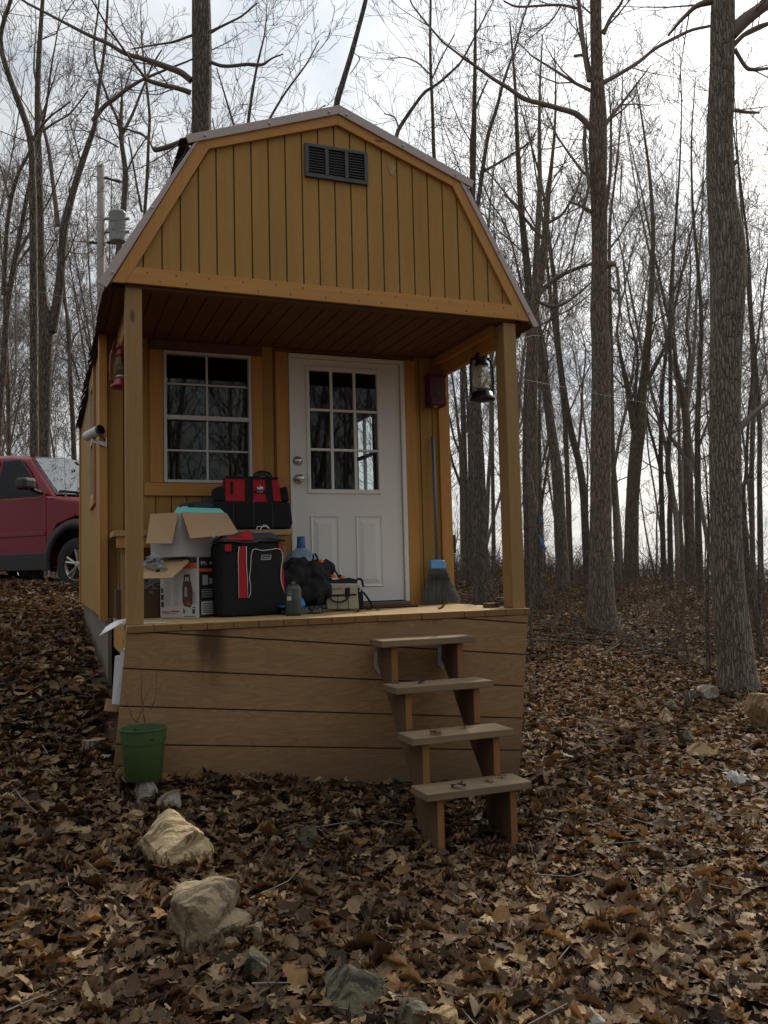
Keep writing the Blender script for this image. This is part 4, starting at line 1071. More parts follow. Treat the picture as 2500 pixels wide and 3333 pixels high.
# ------------------------------------------------------------------ FLOWER POT
pc0 = at(468,2452,4.42); gx, gy = pc0[0], -.205; gz0 = ghf(gx,gy)-.0
pot_b = at(463,2531,4.45)[2]
pot = thing('flower_pot', 'green plastic flower pot with dead stems before the plywood skirt', 'flower pot', (gx,gy,pot_b))
m = MB(); s_ = 1.0
m.lathe([(.088,0),(.092,.004),(.108,.185),(.112,.186),(.1165,.25),(.121,.252),(.121,.258),(.113,.258),(.108,.225),(.0,.225)],(gx,gy,pot_b),40); m.build('pot', 'pot_green', pot, smooth=False, bevel=0)
for p in pot.children: p.data.polygons.foreach_set('use_smooth',[True]*len(p.data.polygons)); p.modifiers.new('e','EDGE_SPLIT').split_angle = R(40)
m = MB(); m.blob((gx,gy,pot_b+.215),.088,.088,.02,2,.2,4,6.0); m.blob((gx-.045,gy-.02,pot_b+.232),.026,.026,.022,3,.3,2); m.build('soil', 'potting_soil', pot)
m = MB(); zt = pot_b+.22
for pts in ([(620,480),(605,380),(590,270),(620,190),(675,90)],[(600,300),(580,180),(585,60),(582,-60)],[(540,420),(500,380),(460,260),(430,150)],[(540,420),(575,330),(600,260)],[(625,470),(600,340),(560,300)],[(660,300),(700,230),(720,60),(705,-80)],[(530,480),(480,450),(440,420)]):
    q = [on(250+x/2.765,2200+y/2.765,'Y',gy+.02*math.sin(i*1.7+x)) for i,(x,y) in enumerate(pts)]
    m.tube(q, np.linspace(.0035,.0012,len(q)), 5)
m.build('dead_stem', 'dry_stem', pot)

# ------------------------------------------------------------------ ROCKS
def rock(bx, mat, label, seed, name='rock', depth=.8, sink=.12, outline=None, tilt=0.0, float_=None):
    u0,v0,u1,v1 = bx
    g, t = ground_at((u0+u1)/2, v1+(v1-v0)*.08) if float_ is None else (at((u0+u1)/2, v1-(v1-v0)*.1, float_), float_)
    s = t/FPX; w, h = (u1-u0)*s*1.04, (v1-v0)*s*(1.30 if outline is None else 1.14)
    rgk = np.random.RandomState(seed)
    fwd = np.array([FW[0],FW[1],0]); fwd /= np.linalg.norm(fwd); rt = np.array([fwd[1],-fwd[0],0])
    bm = bmesh.new(); bmesh.ops.create_icosphere(bm, subdivisions=5, radius=1)
    V = np.array([v.co for v in bm.verts])
    for k in range(17):
        n = rgk.normal(0,1,3); n[2] *= .8; n /= np.linalg.norm(n); d = rgk.uniform(.40,.70)
        d = d if outline is None or abs(n[1]) > .55 else d+.34
        e = V @ n-d; V = V-np.outer(np.where(e>0,e,0), n)*.97
    if outline is not None:       # warp radially to a drawn outline (a = angle, r)
        ang = np.arctan2(V[:,2],V[:,0]); an = np.array([o_[0] for o_ in outline]); ra = np.array([o_[1] for o_ in outline])
        fr_ = np.interp(np.mod(ang,2*math.pi), np.r_[an-2*math.pi,an,an+2*math.pi], np.r_[ra,ra,ra])
        m_ = np.hypot(V[:,0],V[:,2]); mx_ = .86
        V[:,0] *= fr_; V[:,2] *= fr_
    for f_,a_ in ((2.5,.03),(7,.014),(14,.010),(26,.008),(45,.005)):
        ph = rgk.uniform(0,6,(4,)); dr = rgk.normal(0,f_,(4,3))
        V = V*(1+a_*sum(np.sin(V @ dr[i]+ph[i]) for i in range(4))[:,None]/2)
    mn, mxx = V.min(0), V.max(0); V = (V-(mn+mxx)/2)/((mxx-mn)/2)
    cz = g[2]+h*(.5-sink)
    P3 = g+fwd*(w*depth*.35)+V[:,:1]*rt*w/2+V[:,1:2]*fwd*w*depth/2+V[:,2:]*np.array([0,0,1])*h/2*(1+sink)
    P3[:,2] += h*(.5-sink)
    d_ = P3-CAM; zz_ = d_ @ FW; uu_ = CX+FPX*(d_ @ RT)/zz_; vv_ = CY-FPX*(d_ @ UP)/zz_; zm_ = zz_.mean()/FPX
    P3 = P3+RT*((u0+u1)/2-(uu_.min()+uu_.max())/2)*zm_+np.array([0,0,1])*((vv_.min()-v0)*zm_+(.03 if h < .2 else .0))
    mb = MB(); mb.v = [tuple(p-0) for p in P3]; mb.f = [tuple(v.index for v in f_.verts) for f_ in bm.faces]; bm.free()
    root = P3.mean(0); mb.v = [tuple(np.array(p)-root) for p in mb.v]
    o = mb.build(name, mat, None, smooth=True, recalc=False); o.location = root
    o.data.polygons.foreach_set('use_smooth',[True]*len(o.data.polygons)); es = o.modifiers.new('e','EDGE_SPLIT'); es.split_angle = R(24)
    return tag(o, label, 'rock')
OL = lambda *a: [(R(x),y) for x,y in a]
rock((438,2632,694,2838), 'quartz_rock', 'large pale quartz boulder with a pointed top in front of the green pot', 11, depth=.9, sink=.06,
     outline=OL((22,.75),(69,.83),(95,1.06),(127,.80),(180,.97),(208,1.0),(247,.8),(316,1.05),(350,1.0)))
rock((542,2850,818,3085), 'sandstone_rock', 'large blocky grey brown rock nearest below the pale quartz boulder', 23, depth=.85, sink=.08,
     outline=OL((8,1.0),(30,.72),(52,1.12),(100,1.0),(128,1.2),(150,.98),(180,.96),(225,1.2),(262,1.0),(300,.9),(330,.9)))
rock((431,2532,513,2618), 'white_rock', 'white and rust stained rock right under the green pot', 31)
rock((503,2587,588,2650), 'white_rock', 'small white rock between the green pot and the quartz boulder', 37, depth=.6)
rock((374,2516,410,2562), 'tan_rock', 'small tan stone left of the foot of the green pot', 41)
rock((398,2656,470,2690), 'tan_rock', 'flat yellowish stone left of the pale quartz boulder', 43)
rock((799,3108,884,3205), 'lichen_rock', 'small grey green lichen stone in the leaves at the bottom', 47)
rock((1052,3135,1255,3320), 'lichen_rock', 'dark mossy rock in the leaves at the bottom middle', 53, depth=.8)
rock((790,3026,870,3092), 'sandstone_rock', 'small grey stone just right of the blocky grey brown rock', 59)
rock((1862,3296,1998,3380), 'white_rock', 'rounded white rock cut by the bottom edge of the photo', 61)
rock((1284,3286,1400,3370), 'lichen_rock', 'grey rock cut by the bottom edge left of the white rock', 67)
rock((1395,3300,1490,3370), 'tan_rock', 'tan rock cut by the bottom edge next to the grey one', 71)
rock((963,2706,1034,2772), 'lichen_rock', 'small dark stone in the leaves left of the steps', 73)
rock((2258,2228,2340,2282), 'white_rock', 'pale grey white rock at the foot of the big right oak', 79)
rock((2414,2255,2560,2375), 'tan_rock', 'big tan rock at the right edge beside the oak', 83)
rock((2138,2302,2200,2362), 'quartz_rock', 'pale cream rock in the leaves right of the cabin', 89)
rock((2168,2286,2206,2322), 'lichen_rock', 'small grey green rock behind the pale cream rock', 97)
rock((2208,2388,2266,2434), 'lichen_rock', 'dull green rock behind the flat tan slab', 101)
rock((2222,2426,2330,2476), 'tan_rock', 'flat tan slab of rock with a dark underside at right', 103, sink=.04)

# crumpled paper at right, stump, broken sapling stub
g, t = ground_at(2400,2560)
rgp = np.random.RandomState(12); NG = 7; hgt = rgp.uniform(.0,.075,(NG,NG)); hgt[2:5,2:5] += .03
m = MB(); m.add([((i-3)*.026+rgp.normal(0,.006),(j-3)*.022+rgp.normal(0,.006),.02+hgt[i,j]) for i in range(NG) for j in range(NG)], [(i*NG+j,(i+1)*NG+j,(i+1)*NG+j+1,i*NG+j+1) for i in range(NG-1) for j in range(NG-1)])
o = m.build('crumpled_paper', 'old_paper', None, recalc=False); o.location = g; tag(o, 'crumpled white paper lying in the leaves at the right', 'paper')
g, t = ground_at(303,2432)
su = thing('stump', 'low sawn tree stump with a pale cut top left of the pot', 'stump', tuple(g))
rr = 41*t/FPX
m = MB(); m.lathe([(rr*1.1,-.1),(rr*1.05,.0),(rr,.042),(rr*.98,.045)],tuple(g),20); m.build('stump_bark', 'bark_brown', su, smooth=True)
m = MB(); m.lathe([(rr*.97,.0455),(rr*.5,.0465),(.001,.0465)],tuple(g),20); m.build('cut_face', 'cut_wood', su)
g, t = ground_at(2240,2316)
m = MB(); hh = 62*t/FPX; m.tube([(0,0,-.05),(.0,.0,hh*.5),(.02,0,hh)],[.05,.042,.038],9); m.tube([(0,0,hh*.55),(.05,0,hh*.8),(.09,0,hh)],[.03,.028,.024],8); o = m.build('broken_stub', 'bark_dark', None, smooth=True); o.location = g; tag(o, 'short dark broken sapling stub between the rocks at right', 'stub')

# ------------------------------------------------------------------ TREES
class TB:                                   # fast tube batches
    def __init__(s): s.V = []; s.F = []; s.n = 0
    def tube(s, pts, rad, n):
        pts = np.asarray(pts, float); m = len(pts); rad = np.asarray(rad, float)
        d = pts[-1]-pts[0]; d = d/(np.linalg.norm(d)+1e-9)
        ref = np.array([0,0,1.]) if abs(d[2]) < .8 else np.array([1.,0,0])
        u = np.cross(d,ref); u /= np.linalg.norm(u)+1e-9; w = np.cross(u,d)
        a = np.arange(n)*2*math.pi/n
        ring = np.cos(a)[:,None]*u+np.sin(a)[:,None]*w
        s.V.append((pts[:,None,:]+rad[:,None,None]*ring[None]).reshape(-1,3))
        i = np.arange(m-1)[:,None]*n; k = np.arange(n)[None]; k2 = (k+1) % n
        s.F.append((s.n+np.stack([i+k,i+k2,i+n+k2,i+n+k],-1)).reshape(-1,4)); s.n += m*n
    def mesh(s, name, mat, off=(0,0,0)):
        return quads(name, np.concatenate(s.V)-np.asarray(off), np.concatenate(s.F), mat)
def quads(name, V, F, mat, smooth=True):
    me = bpy.data.meshes.new(name); me.vertices.add(len(V)); me.vertices.foreach_set('co', np.ascontiguousarray(V,dtype=np.float32).ravel())
    n = F.shape[1]; me.loops.add(F.size); me.loops.foreach_set('vertex_index', np.ascontiguousarray(F,dtype=np.int32).ravel())
    me.polygons.add(len(F)); me.polygons.foreach_set('loop_start', np.arange(len(F),dtype=np.int32)*n)
    if smooth: me.polygons.foreach_set('use_smooth', np.ones(len(F),dtype=bool))
    me.update(calc_edges=True); me.validate(); me.materials.append(MATS[mat]); return me
def nrm(v): return v/(np.linalg.norm(v)+1e-9)
def dev(rg, d, ang):
    r = rg.normal(0,1,3); r -= d*(r @ d); r = nrm(r); return nrm(d*math.cos(ang)+r*math.sin(ang))
CNT = [5,4,3,2]
def grow(rg, p, d, L, r, lev, tb, maxlev, rmin, upb=.09, cnt=CNT, wob=.23):
    n = int(min(9, max(3, L/(.55,.38,.28,.2,.16)[lev])))
    pts = [p]; dd = d; ds = []
    for i in range(n):
        dd = nrm(dd+rg.normal(0,(.1,.12,.17,.22,.26)[lev],3)+np.array([0,0,upb])); pts.append(pts[-1]+dd*L/n); ds.append(dd)
    pts = np.array(pts); rad = np.maximum(rmin, r*(1-.78*np.linspace(0,1,n+1)))
    tb.tube(pts, rad, (7,5,4,3,3)[lev])
    if lev >= maxlev: return
    c = cnt[lev]; c = int(c*rg.uniform(.7,1.3)+.5)
    for k in range(c):
        t = rg.uniform(.22,1.0) if k else 1.0
        i = min(n-1, int(t*n)); q = pts[i]+(pts[i+1]-pts[i])*(t*n-i) if i < n else pts[-1]
        L2 = L*rg.uniform(.40,.72)*(1.15-.5*t); r2 = max(rmin, np.interp(t, np.linspace(0,1,n+1), rad)*rg.uniform(.5,.72))
        if L2 > .15: grow(rg, q, dev(rg, ds[i], R(rg.uniform(20,52))), L2, r2, lev+1, tb, maxlev, rmin, upb, cnt, wob)

def smooth_path(pts, m):
    pts = np.asarray(pts, float); t = np.linspace(0,1,len(pts)); tt = np.linspace(0,1,m)
    out = np.stack([np.interp(tt,t,pts[:,k]) for k in range(pts.shape[1])],1)
    for _ in range(2): out[1:-1] = (out[:-2]+2*out[1:-1]+out[2:])/4
    return out
def lumpy(pts, r, rg, tb, n, amp):
    """bark-lumpy trunk with many sides"""
    m = len(pts); a = np.arange(n)*2*math.pi/n; V = []
    ph = rg.uniform(0,6,8)
    for i in range(m):
        d = nrm(pts[min(i+1,m-1)]-pts[max(0,i-1)]); u = nrm(np.cross(d,np.array([1.,.2,0]))); w = np.cross(u,d)
        k = 1+amp*(np.sin(3*a+ph[0]+i*.15)*.5+np.sin(5*a+ph[1]-i*.11)*.35+np.sin(i*.8+ph[2])*.3)
        V.append(pts[i]+(r[i]*k)[:,None]*(np.cos(a)[:,None]*u+np.sin(a)[:,None]*w))
    tb.V.append(np.concatenate(V)); i = np.arange(m-1)[:,None]*n; k = np.arange(n)[None]; k2 = (k+1) % n
    tb.F.append((tb.n+np.stack([i+k,i+k2,i+n+k2,i+n+k],-1)).reshape(-1,4)); tb.n += m*n

def hand_tree(name, label, zc, trunk, limbs=(), seed=0, bark='bark_grey', twig='twig', top=4.5, nl=9, start=.35, L=2.6, base=None, flare=1.0, stubs=(), maxlev=4, lean=None, rmin=None, group=None):
    """trunk: photo points (u, v, width px) from the foot upward at distance zc"""
    rg = np.random.RandomState(seed); s = zc/FPX
    rmin = rmin or max(.0028, zc*.00022)
    T = [np.r_[at(u,v,zc), w*s/2] for u,v,w in trunk]
    foot = T[0][:3].copy(); gz = ghf(foot[0], foot[1])
    if foot[2] > gz: T.insert(0, np.r_[foot[0],foot[1],gz-.15,T[0][3]*(1.25 if flare > 1 else 1.05)])
    else: T[0][2] = min(T[0][2], gz-.1)
    d = nrm(T[-1][:3]-T[-2][:3]); d = nrm(d+np.array([0,0,.6])); q = T[-1].copy(); r0 = q[3]
    if top > 0:
        for k in range(1,6):
            d = nrm(d+rg.normal(0,.06,3)); q = q.copy(); q[:3] += d*top/5; q[3] = r0*(1-.17*k); T.append(q)
    path = smooth_path(T, max(14, len(T)*5))
    if flare > 1:
        z = path[:,2]-path[0,2]; path[:,3] *= 1+(flare-1)*np.exp(-z/.32)
    tk = TB(); lumpy(path[:,:3], path[:,3], rg, tk, 18 if zc < 18 else 11, .05)
    cr = TB()
    big = []
    for lp in limbs:
        P = np.array([np.r_[at(u,v,zc+ (o[0] if o else 0)), w*s/2] for u,v,w,*o in lp]); dep = rg.uniform(-.5,.5)*len(lp)*.12
        for i in range(len(P)): P[i,:3] += FW*dep*i/len(P)
        lpth = smooth_path(P, max(8,len(P)*4)); tk_ = tk if P[0,3] > path[0,3]*.45 else cr
        tk_.tube(lpth[:,:3], lpth[:,3], 9); big.append(lpth)
        if P[-1,3] > 3.2*s and zc > 12.5: grow(rg, lpth[-1,:3], nrm(nrm(lpth[-1,:3]-lpth[-3,:3])+np.array([0,0,.25])), L*(1.1 if P[-1,3] > 4*s else .7), lpth[-1,3]*.97, 1, cr, maxlev, rmin)
    for sp in stubs:
        P = np.array([np.r_[at(u,v,zc), w*s/2] for u,v,w in sp]); cr.tube(P[:,:3], P[:,3], 7)
    def sprout(pth, n, t0, L, ang=(35,70)):
        m = len(pth)
        for k in range(n):
            t = t0+(1-t0)*(k+rg.rand())/n; i = min(m-2,int(t*(m-1))); dloc = nrm(pth[i+1,:3]-pth[i,:3])
            grow(rg, pth[i,:3], dev(rg, dloc, R(rg.uniform(*ang))), L*rg.uniform(.55,1.15)*(1.2-.5*t), max(rmin*1.5, pth[i,3]*rg.uniform(.16,.36)), 1, cr, maxlev, rmin)
    sprout(path, nl, start, L)
    for b_ in big: sprout(b_, max(4,int(nl*.55)), .2, L*.62, (25,65))
    root = thing(name, label, 'tree', (foot[0],foot[1],gz), group)
    for nm, tb, mt_ in (('trunk',tk,bark),('crown',cr,twig)):
        if tb.V:
            o = bpy.data.objects.new(nm, tb.mesh(nm, mt_, root.location)); COL.objects.link(o); o.parent = root
    return root

# --- big oak at the right
hand_tree('oak_tree', 'big grey barked oak trunk at the right edge, nearest of the trees', 10.4,
  [(2404,2250,122),(2393,2120,110),(2380,2000,108),(2368,1846,100),(2362,1600,98),(2360,1400,97),(2360,1225,96),(2366,1050,104),(2370,880,112),(2367,780,112),(2350,640,90),(2342,452,82),(2349,300,80),(2350,188,76),(2352,0,74)],
  limbs=[[(2380,110,46),(2420,70,44),(2462,40,38),(2510,10,32),(2580,-60,24)],[(2385,150,18),(2420,115,15),(2470,92,14),(2530,84,12)],[(2392,160,16),(2415,205,14),(2432,230,13),(2465,232,12),(2530,225,9)],
         [(2378,360,14),(2400,352,13),(2440,352,11),(2490,347,7)],[(2320,2,30),(2270,10,16),(2225,50,12),(2190,90,8)],[(2405,1395,26),(2450,1350,18),(2500,1310,16),(2560,1260,14)]],
  stubs=[[(2395,1995,12),(2425,1992,8)],[(2384,530,50),(2392,540,30)]], seed=3, flare=1.22, top=5, nl=7, start=.72, L=2.6)
# --- second oak
hand_tree('oak_tree', 'tall brownish oak trunk standing alone just right of the cabin', 14.8,
  [(1962,2048,100),(1957,1990,86),(1954,1850,76),(1954,1700,69),(1954,1600,67),(1956,1300,61),(1958,1105,60),(1951,1055,58),(1952,900,52),(1952,754,50),(1947,600,54),(1945,452,60),(1946,380,56),(1943,226,38),(1940,100,37),(1939,0,36)],
  limbs=[[(1920,415,22),(1900,395,20),(1870,375,19),(1823,366,17),(1760,352,16),(1702,343,15),(1650,310,13),(1597,283,11),(1540,245,10),(1499,222,9)],[(1965,268,16),(2010,245,13),(2079,204,12),(2130,160,11),(2192,128,11),(2250,100,10),(2320,88,9),(2400,70,7)],
         [(1922,264,22),(1908,200,18),(1898,151,16),(1888,60,14),(1879,-30,12)],[(1885,28,9),(1830,15,8),(1790,15,8),(1680,22,7),(1640,0,6)],[(1825,20,6),(1800,60,5),(1760,90,4),(1712,122,3)],[(1965,110,14),(1985,60,11),(2015,25,9),(2035,-20,8)],
         [(1905,400,10),(1900,480,14),(1905,540,12)],[(1925,690,14),(1890,670,9),(1850,655,6)]],
  stubs=[[(1975,860,26),(2000,858,18),(2006,866,10)],[(2008,870,11),(2014,930,10),(2016,1000,8),(2026,1050,6)],[(1982,930,8),(2000,945,9),(2016,940,6)],[(2025,530,5),(2022,580,6),(2018,660,4)],[(1900,178,10),(1868,182,9)]],
  seed=5, bark='bark_brown', flare=1.35, top=4.5, nl=12, start=.45, L=2.2)
# --- trunk behind the left roof
hand_tree('oak_tree', 'thick dark trunk rising behind the left slope of the cabin roof', 13.5,
  [(648,1700,74),(650,1000,68),(652,600,64),(655,440,63),(656,377,63),(658,260,64),(657,120,62),(655,0,60)],
  limbs=[[(622,262,22),(590,236,21),(527,215,19),(470,196,16),(407,181,14),(360,150,13),(301,128,12),(200,76,9),(105,28,8)],[(622,302,17),(580,292,16),(527,286,15),(490,278,14),(482,272,10)],[(640,430,20),(603,456,19),(550,474,17),(497,488,17),(485,455,12),(460,430,10),(437,422,8)],
         [(688,203,13),(720,218,12),(754,222,11),(810,218,11),(859,226,10),(890,205,6),(927,196,4)],[(684,105,12),(720,90,8),(790,60,6),(840,20,5)],[(625,115,9),(560,140,7),(500,150,6),(430,165,5)]],
  seed=8, bark='bark_dark', twig='twig_dark', top=4, nl=8, start=.72, L=1.9)
# --- slanting tree behind the peak
hand_tree('bare_tree', 'dark slanting trunk leaning right above the roof peak', 15.5,
  [(1010,1600,26),(1060,700,23),(1093,343,20),(1120,255,18),(1145,173,17),(1170,80,15),(1191,0,14)],
  limbs=[[(1150,170,5),(1175,190,4),(1140,240,3)]], seed=9, bark='bark_dark', twig='twig_dark', top=3, nl=4, start=.93, L=1.0, maxlev=3)
hand_tree('bare_tree', 'fine twigged bare tree with a domed crown left of the roof peak', 24.0,
  [(800,1500,17),(802,700,15),(800,480,13),(812,360,10),(835,220,8),(860,120,5)],
  limbs=[[(800,520,9),(765,420,8),(735,320,6),(705,220,4)],[(802,540,10),(860,420,8),(925,310,7),(1000,215,5),(1040,140,3)],[(803,570,9),(900,460,7),(985,385,5),(1060,335,3)],[(802,600,8),(740,500,6),(700,440,5),(690,380,4)]],
  seed=21, bark='bark_dark', twig='twig_dark', top=1.5, nl=14, start=.5, L=2.6)
# --- double trunk above the truck
hand_tree('forked_tree', 'thick forked trunk behind the red truck', 17.0,
  [(138,1760,44),(140,1600,40),(142,1461,40),(146,1250,42),(152,1060,46),(142,1000,32),(132,886,30),(127,633,26),(122,422,20),(122,300,18),(126,180,16),(139,0,12)],
  limbs=[[(168,1080,34),(184,980,30),(193,900,28),(196,830,27),(200,738,27),(226,620,22),(258,510,20),(290,412,18),(297,380,14),(303,280,12),(314,200,11),(325,100,9),(330,-20,8)],[(300,395,16),(340,345,15),(380,320,13),(420,290,12),(470,262,10),(540,235,8)],
         [(188,735,18),(178,660,15),(166,590,13),(150,480,12),(128,400,10),(110,300,8),(90,200,7)],[(133,430,9),(180,400,7),(230,375,6),(290,300,5)],[(118,690,10),(80,720,6),(30,760,5)],[(130,760,10),(60,860,6),(20,950,5)],[(205,880,9),(214,990,7),(230,1080,7),(226,1200,6)]],
  seed=12, bark='bark_dark', twig='twig_dark', top=4, nl=11, start=.42, L=2.6)
hand_tree('bare_tree', 'slim leaning trunk at the left edge with long sloping limbs', 15.0,
  [(-20,1700,26),(0,1290,22),(14,1180,20),(22,1000,19),(48,850,17),(62,780,16),(84,660,14),(104,560,12)],
  limbs=[[(12,960,17),(14,860,16),(18,740,14),(30,640,13),(50,560,12),(80,500,10),(100,440,8)],[(55,830,12),(100,750,9),(130,700,7)],[(28,640,8),(5,560,6),(-20,500,5)]],
  seed=14, bark='bark_dark', twig='twig_dark', top=3, nl=10, start=.3, L=2.2)
hand_tree('bare_tree', 'tree arching in from the top left corner of the photo', 13.0,
  [(112,1500,28),(108,700,24),(104,480,22),(92,420,21),(60,330,20),(30,250,18),(8,180,16),(0,120,15),(14,60,13),(36,0,12)],
  limbs=[[(100,470,14),(120,430,10),(160,380,7),(230,330,5)]], seed=15, bark='bark_dark', twig='twig_dark', top=2.5, nl=8, start=.55, L=2.0)
hand_tree('forked_tree', 'crooked forking tree beside the utility transformer', 28.0,
  [(372,1500,22),(378,900,20),(386,820,20),(400,700,19),(406,633,19),(410,570,19),(404,520,16),(396,470,15),(394,438,15)],
  limbs=[[(394,440,11),(385,390,10),(359,338,9),(335,270,8),(316,215,8),(310,150,7),(326,60,6),(334,-20,5)],[(397,440,11),(415,400,10),(432,362,9),(450,310,8),(464,270,7),(490,200,6),(520,150,5)],[(412,560,7),(430,520,6),(440,500,5),(480,440,4)],[(386,480,6),(350,460,5),(300,440,4),(250,415,3)]],
  seed=17, bark='bark_dark', twig='twig_dark', top=2, nl=7, start=.55, L=2.2)
hand_tree('bare_tree', 'thin straight tree between the transformer and the roof edge', 30.0,
  [(455,1400,13),(470,700,12),(478,600,11),(484,450,10),(488,380,9),(480,300,8),(470,220,7)], limbs=[[(462,690,8),(445,600,7),(432,520,6),(420,450,5)]], seed=18, bark='bark_dark', twig='twig_dark', top=3, nl=9, start=.45, L=2.0)
hand_tree('bare_tree', 'slender tree with paired stems right of the forked trunk', 19.0,
  [(243,1560,18),(238,1400,16),(230,1250,14),(225,1120,13),(218,1020,10),(205,960,7)], limbs=[[(232,1150,9),(248,1200,8),(262,1240,6)],[(228,1140,8),(240,1090,6),(275,1060,4)]], seed=19, bark='bark_dark', twig='twig_dark', top=2, nl=9, start=.3, L=1.8)
hand_tree('bare_tree', 'thin trunk left of the forked trunk above the truck roof', 18.5,
  [(30,1470,16),(28,1350,15),(26,1200,12),(20,1100,11),(14,1000,10)], limbs=[[(36,1440,6),(60,1320,6),(85,1230,4)]], seed=20, bark='bark_brown', twig='twig_dark', top=3, nl=9, start=.25, L=1.8)
# --- behind the roof on the right
for i,(lab, zc, tr, lm, n) in enumerate([
  ('straight thin trunk rising behind the right roof slope', 19, [(1420,1000,14),(1416,560,13),(1411,480,12),(1408,360,11),(1402,240,10),(1400,120,9),(1402,0,8)], [[(1405,260,6),(1440,180,5),(1480,110,4)],[(1403,245,6),(1360,200,5),(1320,180,4),(1265,180,3)]], 9),
  ('slanted trunk crossing up from behind the right roof slope', 18, [(1250,800,15),(1285,440,13),(1330,370,12),(1380,300,10),(1430,270,9),(1500,205,7)], [[(1300,420,6),(1285,380,5),(1250,372,4)]], 6),
  ('leaning pair of stems above the right roof corner', 21, [(1500,1100,18),(1555,670,15),(1570,560,14),(1590,430,12),(1615,360,11),(1640,260,9),(1680,150,7)], [[(1572,560,9),(1640,520,8),(1700,480,7),(1740,450,5)],[(1535,580,7),(1530,470,8),(1545,360,7),(1585,270,6)]], 9),
  ('broad bare tree directly right of the eave tip', 17.5, [(1735,1600,36),(1732,1300,34),(1735,1100,33),(1738,1000,31),(1760,900,26),(1775,760,22),(1783,640,17),(1795,540,12)], [[(1752,960,18),(1800,910,15),(1860,880,13),(1920,860,9)],[(1775,730,12),(1830,700,9),(1880,620,7),(1900,560,5)],[(1770,780,12),(1720,730,9),(1680,680,7),(1640,640,6)],[(1745,980,14),(1800,1000,12),(1850,980,10),(1900,940,7)]], 12),
  ]):
    hand_tree('bare_tree', lab, zc, tr, lm, seed=40+i, bark='bark_dark' if i != 3 else 'bark_brown', twig='twig_dark', top=2.5, nl=n, start=.4, L=2.2)
